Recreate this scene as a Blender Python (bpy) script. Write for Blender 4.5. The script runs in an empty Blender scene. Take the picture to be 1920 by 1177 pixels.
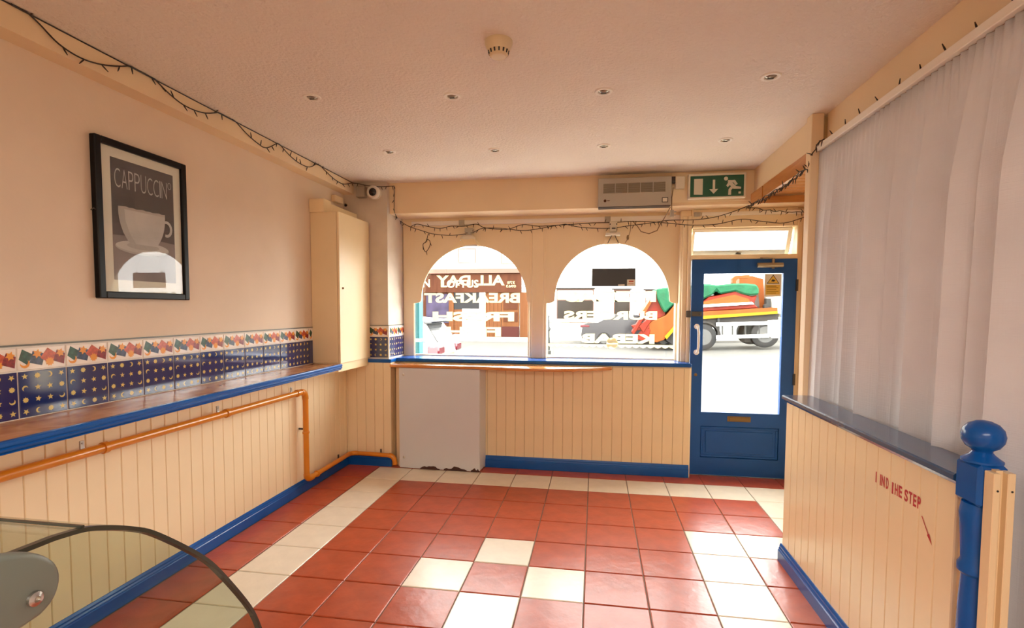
import bpy, bmesh, math, random
from mathutils import Vector, Matrix
R = random.Random(7)
SC = bpy.context.scene
COL = SC.collection
pi = math.pi

# ------------------------------------------------------------------ camera, world, light, exposure
F, YAW, PITCH, ROLL = 958.66, .1608, -.0532, .0034
CAM = Vector((2.0212, -4.5669, 1.5111)); PY, PX = 630.6, 960.0
def axes():
    cy, sy, cp, sp = math.cos(YAW), math.sin(YAW), math.cos(PITCH), math.sin(PITCH)
    f = Vector((-sy*cp, cy*cp, sp)); r = Vector((cy, sy, 0)); u = r.cross(f)
    c, s = math.cos(ROLL), math.sin(ROLL)
    return c*r+s*u, -s*r+c*u, f
AR, AU, AF = axes()
cd = bpy.data.cameras.new('camera'); cam = bpy.data.objects.new('camera', cd); COL.objects.link(cam)
cam.matrix_world = Matrix(((AR.x, AU.x, -AF.x, CAM.x), (AR.y, AU.y, -AF.y, CAM.y), (AR.z, AU.z, -AF.z, CAM.z), (0, 0, 0, 1)))
cd.sensor_width = 36; cd.sensor_fit = 'HORIZONTAL'; cd.lens = F/1920*36; cd.shift_y = (PY-588.5)/1920
cd.clip_start = .02; cd.clip_end = 300
SC.camera = cam
def at(u, v, **k):
    """survey helper: the point on a known plane (x=, y= or z=) seen at photo position u, v"""
    d = AR*((u-PX)/F)-AU*((v-PY)/F)+AF
    a, c = list(k.items())[0]; i = 'xyz'.index(a)
    return CAM+d*((c-CAM[i])/d[i])

w = bpy.data.worlds.new('overcast'); SC.world = w; w.use_nodes = True
bg = w.node_tree.nodes['Background']; bg.inputs[0].default_value = (1, .985, .96, 1); bg.inputs[1].default_value = 4.0
def area(name, loc, size, energy, color, rot, portal=False):
    l = bpy.data.lights.new(name, 'AREA'); l.shape = 'RECTANGLE'; l.size, l.size_y = size; l.energy = energy; l.color = color
    if portal: l.cycles.is_portal = True
    o = bpy.data.objects.new(name, l); o.location = loc; o.rotation_euler = rot; COL.objects.link(o); return o
area('daylight_portal', (1.45, .62, 1.7), (2.9, 1.5), 1, (1, 1, 1), (-pi/2, 0, 0), True)
area('daylight_portal', (3.32, .62, 1.4), (.95, 1.75), 1, (1, 1, 1), (-pi/2, 0, 0), True)
area('room_fill', (2.0, -6.3, 2.62), (2.4, .5), 34, (1, .90, .80), (0, 0, 0))  # unseen fill light added behind the camera to brighten the room
SC.view_settings.view_transform = 'Standard'; SC.view_settings.look = 'None'; SC.view_settings.gamma = 1
SC.view_settings.exposure = 2.33
SC.view_settings.use_curve_mapping = False
SC.cycles.max_bounces = 14; SC.cycles.diffuse_bounces = 9; SC.cycles.glossy_bounces = 5; SC.cycles.transparent_max_bounces = 16
SC.cycles.caustics_reflective = False; SC.cycles.caustics_refractive = False

# ------------------------------------------------------------------ materials
def srgb(r, g, b):
    f = lambda c: (c/255/12.92 if c <= 10 else ((c/255+.055)/1.055)**2.4)
    return (f(r), f(g), f(b), 1)
def M(name, col, rough=.5, metal=0, noise=None, bump=None, spec=.5, coat=0):
    """noise=(scale, amount) varies the colour, bump=(scale, strength, distance[, detail]) the relief"""
    m = bpy.data.materials.new(name); m.use_nodes = True; nt = m.node_tree; b = nt.nodes['Principled BSDF']
    b.inputs['Base Color'].default_value = col; b.inputs['Roughness'].default_value = rough; b.inputs['Metallic'].default_value = metal
    b.inputs['Specular IOR Level'].default_value = spec; b.inputs['Coat Weight'].default_value = coat; b.inputs['Coat Roughness'].default_value = .08
    tc = nt.nodes.new('ShaderNodeTexCoord')
    if noise:
        n = nt.nodes.new('ShaderNodeTexNoise'); n.inputs['Scale'].default_value = noise[0]; n.inputs['Detail'].default_value = 4
        mp = nt.nodes.new('ShaderNodeMapRange'); mp.inputs[1].default_value = .3; mp.inputs[2].default_value = .7
        mp.inputs[3].default_value = 1-noise[1]; mp.inputs[4].default_value = 1+noise[1]
        mx = nt.nodes.new('ShaderNodeMix'); mx.data_type = 'RGBA'; mx.blend_type = 'MULTIPLY'; mx.inputs[0].default_value = 1
        mx.inputs[6].default_value = col
        cb = nt.nodes.new('ShaderNodeCombineColor')
        nt.links.new(tc.outputs['Object'], n.inputs['Vector']); nt.links.new(n.outputs[0], mp.inputs[0])
        for i in range(3): nt.links.new(mp.outputs[0], cb.inputs[i])
        nt.links.new(cb.outputs[0], mx.inputs[7]); nt.links.new(mx.outputs[2], b.inputs['Base Color'])
    if bump:
        n = nt.nodes.new('ShaderNodeTexNoise'); n.inputs['Scale'].default_value = bump[0]; n.inputs['Detail'].default_value = bump[3] if len(bump) > 3 else 3
        bp = nt.nodes.new('ShaderNodeBump'); bp.inputs['Strength'].default_value = bump[1]; bp.inputs['Distance'].default_value = bump[2]
        nt.links.new(tc.outputs['Object'], n.inputs['Vector']); nt.links.new(n.outputs[0], bp.inputs['Height']); nt.links.new(bp.outputs[0], b.inputs['Normal'])
    return m
def glass(name, tint, ior=1.45, refl=1.0, rough=0.0):
    m = bpy.data.materials.new(name); m.use_nodes = True; nt = m.node_tree; nt.nodes.clear()
    o = nt.nodes.new('ShaderNodeOutputMaterial'); t = nt.nodes.new('ShaderNodeBsdfTransparent'); g = nt.nodes.new('ShaderNodeBsdfGlossy')
    f = nt.nodes.new('ShaderNodeFresnel'); mx = nt.nodes.new('ShaderNodeMixShader'); ml = nt.nodes.new('ShaderNodeMath'); ml.operation = 'MULTIPLY'
    t.inputs[0].default_value = tint; g.inputs['Roughness'].default_value = rough; f.inputs[0].default_value = ior; ml.inputs[1].default_value = refl
    ge = nt.nodes.new('ShaderNodeNewGeometry'); sb_ = nt.nodes.new('ShaderNodeMath'); sb_.operation = 'SUBTRACT'; sb_.inputs[0].default_value = 1; fm = nt.nodes.new('ShaderNodeMath'); fm.operation = 'MULTIPLY'
    nt.links.new(ge.outputs['Backfacing'], sb_.inputs[1]); nt.links.new(f.outputs[0], fm.inputs[0]); nt.links.new(sb_.outputs[0], fm.inputs[1])   # one reflection per pane, at the side the ray enters
    nt.links.new(fm.outputs[0], ml.inputs[0]); nt.links.new(ml.outputs[0], mx.inputs[0]); nt.links.new(t.outputs[0], mx.inputs[1]); nt.links.new(g.outputs[0], mx.inputs[2])
    nt.links.new(mx.outputs[0], o.inputs[0]); return m
def translucent(name, col, amt=.5):
    m = bpy.data.materials.new(name); m.use_nodes = True; nt = m.node_tree; nt.nodes.clear()
    o = nt.nodes.new('ShaderNodeOutputMaterial'); a = nt.nodes.new('ShaderNodeBsdfDiffuse'); b = nt.nodes.new('ShaderNodeBsdfTranslucent'); mx = nt.nodes.new('ShaderNodeMixShader')
    a.inputs[0].default_value = col; b.inputs[0].default_value = col; mx.inputs[0].default_value = amt
    nt.links.new(a.outputs[0], mx.inputs[1]); nt.links.new(b.outputs[0], mx.inputs[2]); nt.links.new(mx.outputs[0], o.inputs[0]); return m
def wood(name, c1, c2, scale=(2, 30, 30), rough=.3, coat=.3, spec=.5):
    m = M(name, c1, rough, coat=coat, spec=spec); nt = m.node_tree; b = nt.nodes['Principled BSDF']; tc = nt.nodes.new('ShaderNodeTexCoord')
    mp = nt.nodes.new('ShaderNodeMapping'); mp.inputs['Scale'].default_value = scale
    n = nt.nodes.new('ShaderNodeTexNoise'); n.inputs['Scale'].default_value = 1; n.inputs['Detail'].default_value = 6; n.inputs['Distortion'].default_value = 1.2
    r = nt.nodes.new('ShaderNodeValToRGB'); r.color_ramp.elements[0].color = c1; r.color_ramp.elements[1].color = c2
    r.color_ramp.elements[0].position = .35; r.color_ramp.elements[1].position = .65
    nt.links.new(tc.outputs['Object'], mp.inputs[0]); nt.links.new(mp.outputs[0], n.inputs['Vector']); nt.links.new(n.outputs[0], r.inputs[0]); nt.links.new(r.outputs[0], b.inputs['Base Color'])
    return m
L = lambda r, g, b: (r, g, b, 1)
m_wall = M('wall_paint', L(.70, .585, .465), .75, noise=(2.5, .04), bump=(60, .15, .004))
m_cream = M('cream_paint', L(.82, .69, .47), .45, noise=(3, .03), bump=(25, .08, .002))
m_creamg = M('cream_gloss', L(.78, .64, .42), .22, noise=(4, .03), bump=(18, .10, .002))
m_cream2 = M('cream_beam', L(.78, .62, .41), .55, noise=(2, .04))
m_cup = M('cupboard_paint', L(.80, .66, .42), .35, noise=(3, .03))
m_white = M('white_paint', L(.80, .77, .70), .45)
m_grey_white = M('pale_grey_wall', L(.60, .53, .45), .75, noise=(5, .08), bump=(40, .2, .004))
m_ceil = M('stipple_ceiling', L(.76, .70, .63), .85, noise=(1.3, .03), bump=(55, .8, .012, 5))
m_blue = M('blue_gloss', L(.003, .085, .36), .22, noise=(6, .08), spec=.35)
m_door = M('door_blue', L(.003, .072, .31), .42, noise=(5, .06), spec=.35)
m_orange = M('orange_pipe', L(.62, .215, .008), .28, noise=(8, .06), coat=.3)
m_red = M('red_tile', L(.42, .076, .031), .28, noise=(9, .16), bump=(14, .35, .006, 6), spec=.4)
m_wt = M('white_tile', L(.80, .74, .62), .26, noise=(9, .04), bump=(14, .3, .006, 6))
m_grout = M('grout', L(.22, .17, .13), .9)
m_grout_w = M('white_grout', L(.74, .70, .64), .8)
m_tblue = M('night_blue_tile', L(.012, .020, .115), .08, coat=.5)
m_twhite = M('border_white', L(.78, .72, .66), .12)
m_tstar = M('star_yellow', L(.62, .48, .16), .15)
m_tgreen = M('border_green', L(.018, .062, .036), .15, noise=(90, .5))
m_tslate = M('border_slate', L(.035, .05, .10), .15, noise=(90, .5))
m_tred = M('border_red', L(.21, .015, .018), .15, noise=(90, .4))
m_tcoral = M('border_coral', L(.48, .075, .03), .15, noise=(90, .3))
m_tgold = M('border_gold', L(.70, .27, .03), .15)
m_trim = M('tile_edge_grey', L(.10, .10, .08), .4)
m_shelf = wood('parquet_laminate', L(.40, .15, .05), L(.66, .34, .15), (9, 5, 9), .26, .15)
m_counter = wood('orange_laminate', L(.55, .20, .04), L(.62, .26, .07), (2, 12, 12), .14, .5)
m_varnish = wood('varnished_pine', L(.46, .17, .04), L(.58, .25, .07), (20, 2, 20), .28, .3)
m_varnish2 = wood('varnished_boards', L(.46, .20, .06), L(.60, .30, .10), (2, 20, 20), .35, .2)
m_cab = M('grey_cabinet', L(.60, .63, .68), .35, noise=(3, .02))
m_rust = M('rust', L(.06, .022, .015), .8, noise=(40, .3))
m_black = M('black_frame', L(.003, .0027, .003), .4, spec=.2)
m_blackp = M('black_plastic', L(.015, .015, .015), .35)
m_mat = M('mount_board', L(.62, .63, .55), .7)
m_print = M('poster_brown', L(.072, .060, .060), .6, noise=(4, .25))
m_print2 = M('poster_table', L(.20, .17, .165), .6, noise=(4, .2))
m_cupw = M('poster_cup', L(.46, .455, .43), .6, noise=(6, .12))
m_cups = M('poster_cup_shade', L(.35, .34, .315), .6)
m_froth = M('poster_froth', L(.37, .34, .31), .6)
m_ptext = M('poster_letter', L(.46, .46, .45), .6)
m_steel = M('steel', L(.55, .54, .52), .3, 1)
m_dsteel = M('dark_steel', L(.10, .09, .08), .4, .8)
m_heat = M('heater_grey', L(.40, .37, .31), .4)
m_louver = M('heater_louvre', L(.24, .19, .12), .5)
m_green = M('exit_green', L(.008, .085, .045), .35)
m_pale = M('exit_pale', L(.62, .60, .50), .4)
m_plastic = M('white_plastic', L(.68, .64, .54), .4)
m_ivory = M('ivory_plastic', L(.66, .55, .36), .4)
m_lens = M('black_lens', L(.01, .008, .008), .08)
m_brass = M('tarnished_brass', L(.20, .12, .05), .4, .9)
m_wire = M('dark_wire', L(.03, .022, .015), .6)
m_cable = M('brown_cable', L(.20, .12, .06), .6)
m_window = glass('window_glass', (.97, .98, .97, 1))
m_counterglass = glass('counter_glass', (.89, .915, .885, 1), 1.4, .55, .01)
m_gedge = M('glass_edge', L(.03, .035, .028), .2)
m_bracket = M('grey_bracket', L(.16, .20, .19), .35)
m_vinyl = translucent('cream_vinyl', L(.85, .80, .62), .5)
m_gold = M('gold_letter', L(.70, .55, .25), .5)
m_redtext = M('red_sticker', L(.42, .015, .02), .5)
m_sticker = M('sticker_paper', L(.70, .67, .56), .6)
m_syellow = M('sticker_yellow', L(.70, .45, .06), .5)
m_curtain = M('curtain_weave', L(.66, .68, .73), .9, noise=(3, .05))
def weave(m):
    nt = m.node_tree; b = nt.nodes['Principled BSDF']; tc = nt.nodes.new('ShaderNodeTexCoord'); h = []
    for sc in ((1, 3, 260), (1, 160, 2)):
        mp = nt.nodes.new('ShaderNodeMapping'); mp.inputs['Scale'].default_value = sc; n = nt.nodes.new('ShaderNodeTexNoise'); n.inputs['Scale'].default_value = 1
        nt.links.new(tc.outputs['Object'], mp.inputs[0]); nt.links.new(mp.outputs[0], n.inputs['Vector']); h.append(n.outputs[0])
    ad = nt.nodes.new('ShaderNodeMath'); nt.links.new(h[0], ad.inputs[0]); nt.links.new(h[1], ad.inputs[1])
    bp = nt.nodes.new('ShaderNodeBump'); bp.inputs['Strength'].default_value = .35; bp.inputs['Distance'].default_value = .003
    nt.links.new(ad.outputs[0], bp.inputs['Height']); nt.links.new(bp.outputs[0], b.inputs['Normal'])
weave(m_curtain)
# outside
m_road = M('pale_asphalt', L(.058, .056, .051), .9, noise=(2, .1), spec=.1)
m_pave = M('paving', L(.42, .40, .37), .85, noise=(3, .08), spec=.1)
m_facade = M('facade_render', L(.78, .77, .72), .8, noise=(.6, .04))
m_facade2 = M('facade_cream', L(.74, .68, .52), .8)
m_shopbrown = wood('shopfront_brown', L(0.0325, 0.0093, 0.0037), L(0.0465, 0.0149, 0.0062), (3, 3, .4), .7, 0, .08)
m_shoporange = wood('shopfront_tan', L(0.0620, 0.0217, 0.0068), L(0.0837, 0.0310, 0.0109), (6, 6, .4), .7, 0, .08)
m_shopred = M('shopfront_red', L(0.0310, 0.0056, 0.0043), .4, spec=.1)
m_shopdark = M('shop_glass_dark', L(0.0046, 0.0050, 0.0062), .1, spec=.1)
m_shopmauve = M('shop_poster_mauve', L(0.0248, 0.0186, 0.0372), .5, noise=(2, .4), spec=.1)
m_blind = M('white_blind', L(.7, .68, .62), .7)
m_brownglass = M('brown_glass', L(0.0139, 0.0109, 0.0087), .15, noise=(1, .3), spec=.1)
m_pinkline = M('pink_moulding', L(0.1116, 0.0620, 0.0465), .6, spec=.1)
m_sky_blue = M('bright_blue_paint', L(.03, .17, .25), .5, spec=.2)
m_carwhite = M('car_white', L(.75, .75, .74), .15, coat=.6)
m_carblack = M('car_black', L(.014, .014, .017), .25, spec=.3, coat=.12)
m_carglass = M('car_glass', L(.02, .025, .03), .05)
m_tail = M('tail_light', L(0.0682, 0.0037, 0.0093), .2)
m_tyre = M('tyre', L(.018, .018, .018), .8, spec=.1)
m_rearglass = M('rear_glass', L(.17, .175, .18), .05, .7)
m_rimdark = M('lorry_rim', L(.05, .05, .048), .5, spec=.2)
m_rim = M('wheel_rim', L(0.0775, 0.0775, 0.0744), .4, .6)
m_skipor = M('skip_orange', L(0.1302, 0.0310, 0.0037), .45, noise=(3, .15), spec=.1)
m_skipred = M('skip_red', L(0.1023, 0.0093, 0.0037), .45, noise=(3, .15), spec=.1)
m_tarp = M('green_tarp', L(0.0062, 0.0527, 0.0232), .6, noise=(4, .2), bump=(5, .6, .05), spec=.1)
m_yellow = M('yellow_stripe', L(0.1705, 0.0992, 0.0015), .4, spec=.1)
m_bollard = M('bollard_grey', L(0.0279, 0.0279, 0.0264), .5, spec=.1)
m_dark = M('chassis_dark', L(.02, .018, .016), .6, spec=.1)

# ------------------------------------------------------------------ mesh builder
class MB:
    def __init__(s): s.v = []; s.f = []; s.mi = []; s.m = 0
    def add(s, vs, fs):
        o = len(s.v); s.v += [tuple(p) for p in vs]
        for f in fs: s.f.append(tuple(i+o for i in f)); s.mi.append(s.m)
        return s
    def mat(s, i): s.m = i; return s
    def box(s, x0, x1, y0, y1, z0, z1):
        if x0 > x1: x0, x1 = x1, x0
        if y0 > y1: y0, y1 = y1, y0
        if z0 > z1: z0, z1 = z1, z0
        return s.add([(x0, y0, z0), (x1, y0, z0), (x1, y1, z0), (x0, y1, z0), (x0, y0, z1), (x1, y0, z1), (x1, y1, z1), (x0, y1, z1)],
                     [(0, 3, 2, 1), (4, 5, 6, 7), (0, 1, 5, 4), (1, 2, 6, 5), (2, 3, 7, 6), (3, 0, 4, 7)])
    def prism(s, pts, axis, a0, a1):
        """a 2-D outline (any direction) pushed along an axis; outline coords are the other two axes in order"""
        n = len(pts); area2 = sum(pts[i][0]*pts[(i+1) % n][1]-pts[(i+1) % n][0]*pts[i][1] for i in range(n))
        if area2 < 0: pts = pts[::-1]
        def P(p, a): return {'x': (a, p[0], p[1]), 'y': (p[0], a, p[1]), 'z': (p[0], p[1], a)}[axis]
        vs = [P(p, a0) for p in pts]+[P(p, a1) for p in pts]
        fs = [tuple(range(n-1, -1, -1)), tuple(range(n, 2*n))]+[(i, (i+1) % n, n+(i+1) % n, n+i) for i in range(n)]
        if (axis == 'y') != (a1 < a0): fs = [f[::-1] for f in fs]
        return s.add(vs, fs)
    def flat(s, pts3):
        return s.add(pts3, [tuple(range(len(pts3)))])
    def tube(s, path, r, n=8, cap=True):
        path = [Vector(p) for p in path]; rs = r if isinstance(r, (list, tuple)) else [r]*len(path)
        up = None; vs = []; fs = []
        for i, p in enumerate(path):
            t = (path[min(i+1, len(path)-1)]-path[max(i-1, 0)])
            if t.length < 1e-9: t = Vector((0, 0, 1))
            t.normalize()
            if up is None: up = Vector((0, 0, 1)) if abs(t.z) < .9 else Vector((1, 0, 0))
            a = t.cross(up)
            if a.length < 1e-6: a = t.cross(Vector((.3, 1, .2)))
            a.normalize(); up = a.cross(t).normalized()
            for k in range(n):
                th = 2*pi*k/n; vs.append(p+(a*math.cos(th)+up*math.sin(th))*rs[i])
        for i in range(len(path)-1):
            for k in range(n): fs.append((i*n+k, i*n+(k+1) % n, (i+1)*n+(k+1) % n, (i+1)*n+k))
        if cap: fs += [tuple(range(n-1, -1, -1)), tuple((len(path)-1)*n+k for k in range(n))]
        return s.add(vs, fs)
    def lathe(s, prof, o, axis='z', n=24):
        """prof: (radius, height) list along an axis from o"""
        vs = []; fs = []; o = Vector(o)
        for r, h in prof:
            for k in range(n):
                c, d = r*math.cos(2*pi*k/n), r*math.sin(2*pi*k/n)
                vs.append(o+Vector({'z': (c, d, h), 'y': (c, h, -d), 'x': (h, c, d)}[axis]))
        for i in range(len(prof)-1):
            for k in range(n): fs.append((i*n+k, i*n+(k+1) % n, (i+1)*n+(k+1) % n, (i+1)*n+k))
        fs += [tuple(range(n-1, -1, -1)), tuple((len(prof)-1)*n+k for k in range(n))]
        return s.add(vs, fs)
    def mesh(s, name, mats, bevel=0, smooth=False, seg=1):
        me = bpy.data.meshes.new(name); me.from_pydata(s.v, [], s.f)
        for m in mats: me.materials.append(m)
        me.polygons.foreach_set('material_index', s.mi); me.update()
        bm = bmesh.new(); bm.from_mesh(me)
        bmesh.ops.recalc_face_normals(bm, faces=bm.faces)
        if bevel:
            ed = [e for e in bm.edges if len(e.link_faces) == 2 and e.calc_face_angle(0) > .6]
            bmesh.ops.bevel(bm, geom=ed, offset=bevel, segments=seg, affect='EDGES', profile=.5, clamp_overlap=True)
        bm.to_mesh(me); bm.free()
        if smooth:
            me.polygons.foreach_set('use_smooth', [True]*len(me.polygons)); me.set_sharp_from_angle(angle=.7)
        return me
    def build(s, name, mats, parent=None, bevel=0, smooth=False, seg=1, **tags):
        if not isinstance(mats, (list, tuple)): mats = [mats]
        me = s.mesh(name, mats, bevel, smooth, seg)
        lo = Vector([min(v.co[i] for v in me.vertices) for i in range(3)]); hi = Vector([max(v.co[i] for v in me.vertices) for i in range(3)])
        c = (lo+hi)/2; c.z = lo.z
        me.transform(Matrix.Translation(-c))
        return link(name, me, c, parent, **tags)
WORLD = {}
def link(name, me, loc, parent=None, **tags):
    o = bpy.data.objects.new(name, me); COL.objects.link(o); loc = Vector(loc)
    if parent is not None: o.parent = parent; o.location = loc-WORLD[parent]
    else: o.location = loc
    WORLD[o] = loc.copy()
    for k, v in tags.items(): o[k] = v
    return o
def thing(name, loc, label, cat, group=None, kind=None):
    o = link(name, None, loc); o['label'] = label; o['category'] = cat
    if group: o['group'] = group
    if kind: o['kind'] = kind
    return o
def tag(o, label, cat, group=None):
    o['label'] = label; o['category'] = cat
    if group: o['group'] = group
    return o
def struct(o, label=None):
    o['kind'] = 'structure'
    if label: o['label'] = label
    return o
def holder(name, loc, label=None):
    return struct(link(name, None, loc), label)
def text_mb(body, width, height, bold=0, depth=.0008):
    """lettering as real thin geometry; returns MB in (x right, z up), lower left at 0,0, front at -y"""
    cu = bpy.data.curves.new('t', 'FONT'); cu.body = body; cu.size = 1; cu.offset = bold; cu.extrude = .01; cu.resolution_u = 4
    o = bpy.data.objects.new('t', cu); COL.objects.link(o)
    dg = bpy.context.evaluated_depsgraph_get(); me = o.evaluated_get(dg).to_mesh()
    vs = [v.co.copy() for v in me.vertices]; fs = [tuple(p.vertices) for p in me.polygons]
    o.evaluated_get(dg).to_mesh_clear(); bpy.data.objects.remove(o); bpy.data.curves.remove(cu)
    x0, x1 = min(v.x for v in vs), max(v.x for v in vs); y0, y1 = min(v.y for v in vs), max(v.y for v in vs)
    sx, sy = width/(x1-x0), height/(y1-y0)
    return MB().add([((v.x-x0)*sx, -depth/2-v.z/.01*depth/2, (v.y-y0)*sy) for v in vs], fs)
def xf(mb, fn): mb.v = [tuple(fn(Vector(p))) for p in mb.v]; return mb
def arc(cx, cy, rx, ry, a0, a1, n): return [(cx+rx*math.cos(a0+(a1-a0)*i/n), cy+ry*math.sin(a0+(a1-a0)*i/n)) for i in range(n+1)]

# ------------------------------------------------------------------ room shell
ZC = 2.70
XW, XT, XB = -.358, -.35, -.345                # left wall plane, tile face, board face
wl = MB().box(-.55, XW, -8, .62, -.15, 3.0).build('wall_left', m_wall, kind='structure')
wb = MB().box(-.55, 4.6, -8.2, -8, -.15, 3.0).build('wall_back', m_wall, kind='structure')
ceiling = MB().box(-.55, 4.6, -8, .62, ZC, ZC+.3).build('ceiling', m_ceil, kind='structure')
wr = MB().box(3.62, 3.8, -8, -1.22, -.15, ZC).box(3.92, 4.1, -1.22, .62, -.15, ZC).box(3.62, 3.92, -1.22, -1.12, -.15, ZC).build('wall_right', m_cream, kind='structure')
# front wall below the windows, and the boxed beam above them
wf = MB().box(-.358, 2.88, .19, .60, -.15, .995).build('wall_front', m_cream, kind='structure')
FBY = .11
MB().box(-.358, 3.92, FBY, .62, 2.415, ZC).build('trim_1', m_cream2, kind='structure', label='cream boxed beam across the front above the windows')
MB().box(XW, -.255, -8, FBY, 2.595, ZC).build('trim_2', m_cream2, kind='structure', label='cream boxed beam along the top of the left wall')
MB().box(3.338, 3.92, -1.08, FBY, 2.502, ZC).build('trim_3', m_cream2, kind='structure', label='cream boxed beam above the door recess on the right')
MB().box(3.398, 3.62, -8, -1.14, 2.51, ZC).build('trim_4', m_cream2, kind='structure', label='cream boxed beam above the curtain')
pil = MB().box(XW, .078, .05, .62, -.15, ZC).build('wall_corner', m_grey_white, kind='structure', label='pale square pillar in the front left corner')

# floor: slab, then every tile a piece of its own
floor = MB().box(-.358, 3.92, -8, .62, -.15, -.006).build('floor', m_grout, kind='structure')
T = .33
def tile_mesh(name, w, d, m):
    c = .004; h = .010; a, b = w/2, d/2
    mb = MB(); mb.add([(-a, -b, -h), (a, -b, -h), (a, b, -h), (-a, b, -h), (-a, -b, -c*.6), (a, -b, -c*.6), (a, b, -c*.6), (-a, b, -c*.6),
                       (-a+c, -b+c, 0), (a-c, -b+c, 0), (a-c, b-c, 0), (-a+c, b-c, 0)],
                      [(8, 9, 10, 11)]+[(i, (i+1) % 4, 4+(i+1) % 4, 4+i) for i in range(4)]+[(4+i, 4+(i+1) % 4, 8+(i+1) % 4, 8+i) for i in range(4)])
    return mb.mesh(name, [m])
g = .006
tm = {(k, s): tile_mesh('floor_tile', w, d, m) for k, m in (('r', m_red), ('w', m_wt)) for s, w, d in (('f', T-g, T-g), ('c', T-g, .155), ('n', .315, T-g), ('d', T-g, .262), ('k', .315, .155))}
def is_white(i, j):
    if j < 0 or i < 0: return False
    if j == 0 or i == 0: return True
    if i >= 10 and j <= 3: return True
    if j == 3 and i >= 8: return True
    if i == 8 and j > 3: return True
    d = {(4, 4), (3, 5), (5, 5), (4, 6)}
    return (i, j) in d or (i, j-7) in d
for j in range(-1, 15):
    for i in range(-1, 12):
        if i >= 10 and j > 4: continue
        s = 'f'; x = (i+.5)*T; y = -(j+.5)*T
        if i < 0: s = 'n'; x = -.165
        if j < 0:
            s = 'k' if i < 0 else 'c'; y = .003+.0775
            if i >= 9: s = 'd'; y = .003+.131
            if i == 8: continue
        k = 'w' if is_white(i, j) else 'r'
        o = link('tile', tm[(k, s)], (x, y, R.uniform(-.0004, .0004)), floor)
        o.rotation_euler = (R.uniform(-.0012, .0012), R.uniform(-.0012, .0012), R.choice([0, pi]))
MB().box(8*T+.003, 2.878, .003, .158, -.01, 0).box(2.878, 9*T-.003, .003, .265, -.01, 0).build('tile', m_red, floor)

# tongue-and-groove boards
def board_mesh(wd, ht, th=.013, c=.0038):
    a = wd/2
    pts = [(-a+.0006, 0), (-a+.0006, th-c), (-a+c, th), (a-c, th), (a-.0006, th-c), (a-.0006, 0)]
    return pts
def boards(parent, axis, fixed, sgn, a0, a1, z0, z1, off, m, pitch=.09, th=.013):
    """vertical boards on a plane axis=fixed, facing sgn, from a0 to a1 with grooves at off+k*pitch"""
    cuts = [a0]+[off+k*pitch for k in range(math.ceil((a0-off)/pitch), math.floor((a1-off)/pitch)+1)]+[a1]
    cuts = sorted(set(round(c, 5) for c in cuts if a0 <= c <= a1)); cache = {}
    for a, b in zip(cuts, cuts[1:]):
        wd = b-a
        if wd < .008: continue
        kk = round(wd, 4)
        if kk not in cache:
            pts = board_mesh(wd, z1-z0, th)
            mb = MB().prism([(p[0], p[1]*sgn) for p in pts] if axis == 'y' else [(p[1]*sgn, p[0]) for p in pts], 'z', 0, z1-z0)
            cache[kk] = mb.mesh('board', [m])
        loc = ((a+b)/2, fixed, z0) if axis == 'y' else (fixed, (a+b)/2, z0)
        link('board', cache[kk], loc, parent)
boards(wl, 'x', XW, 1, -4.3, .035, .0, 1.0, -2.447, m_cream)
boards(wf, 'y', .19, -1, .108, 2.868, .0, .985, 1.105, m_creamg)
boards(pil, 'y', .05, -1, -.345, .107, .0, 1.0, -.33, m_cream, th=.02)
boards(pil, 'x', .078, 1, .03, .178, .0, 1.0, .03, m_cream, th=.028)

# baseboards: blue moulded profile
def base_profile(h): return [(0, 0), (.016, 0), (.016, h*.62), (.0125, h*.66), (.0125, h*.72), (.009, h*.8), (.009, h*.88), (.004, h), (0, h)]
MB().prism([(XB+a, b) for a, b in [(p[0]+.0, p[1]) for p in base_profile(.10)]], 'y', -4.4, .03).build('baseboard_left', m_blue, kind='structure')
MB().prism([(.177-a*1.1, b) for a, b in base_profile(.112)], 'x', .998, 2.868).build('baseboard_front', m_blue, kind='structure')
MB().prism([(.03-a, b) for a, b in base_profile(.11)], 'x', -.33, .112).build('baseboard_corner', m_blue, kind='structure')

# ------------------------------------------------------------------ wall tiles: printed night-sky tiles and a celestial border
def star(cx, cy, r, n=5, rot=pi/2, inner=.45):
    return [(cx+(r if k % 2 == 0 else r*inner)*math.cos(rot+k*pi/n), cy+(r if k % 2 == 0 else r*inner)*math.sin(rot+k*pi/n)) for k in range(2*n)]
def moon(cx, cy, r, rot):
    o = arc(0, 0, r, r, -2.2, 2.2, 8); q = arc(r*.45, 0, r*.75, r*.8, 2.0, -2.0, 8) if False else arc(-r*.42, 0, r*.80, r*.82, 1.55, -1.55, 7)
    c, s = math.cos(rot), math.sin(rot)
    return [(cx+x*c-y*s, cy+x*s+y*c) for x, y in o+q]
def tile_plate(mb, w, h, t=.007, c=.0018):
    a = w/2; mb.add([(-a, 0, 0), (a, 0, 0), (a, 0, h), (-a, 0, h), (-a, -t+c, 0), (a, -t+c, 0), (a, -t+c, h), (-a, -t+c, h), (-a+c, -t, c), (a-c, -t, c), (a-c, -t, h-c), (-a+c, -t, h-c)],
                    [(8, 9, 10, 11)]+[(i, (i+1) % 4, 4+(i+1) % 4, 4+i) for i in range(4)]+[(4+i, 4+(i+1) % 4, 8+(i+1) % 4, 8+i) for i in range(4)])
def shape(mb, pts, z, t): mb.flat([(x, -t, y+z) for x, y in pts])
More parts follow.
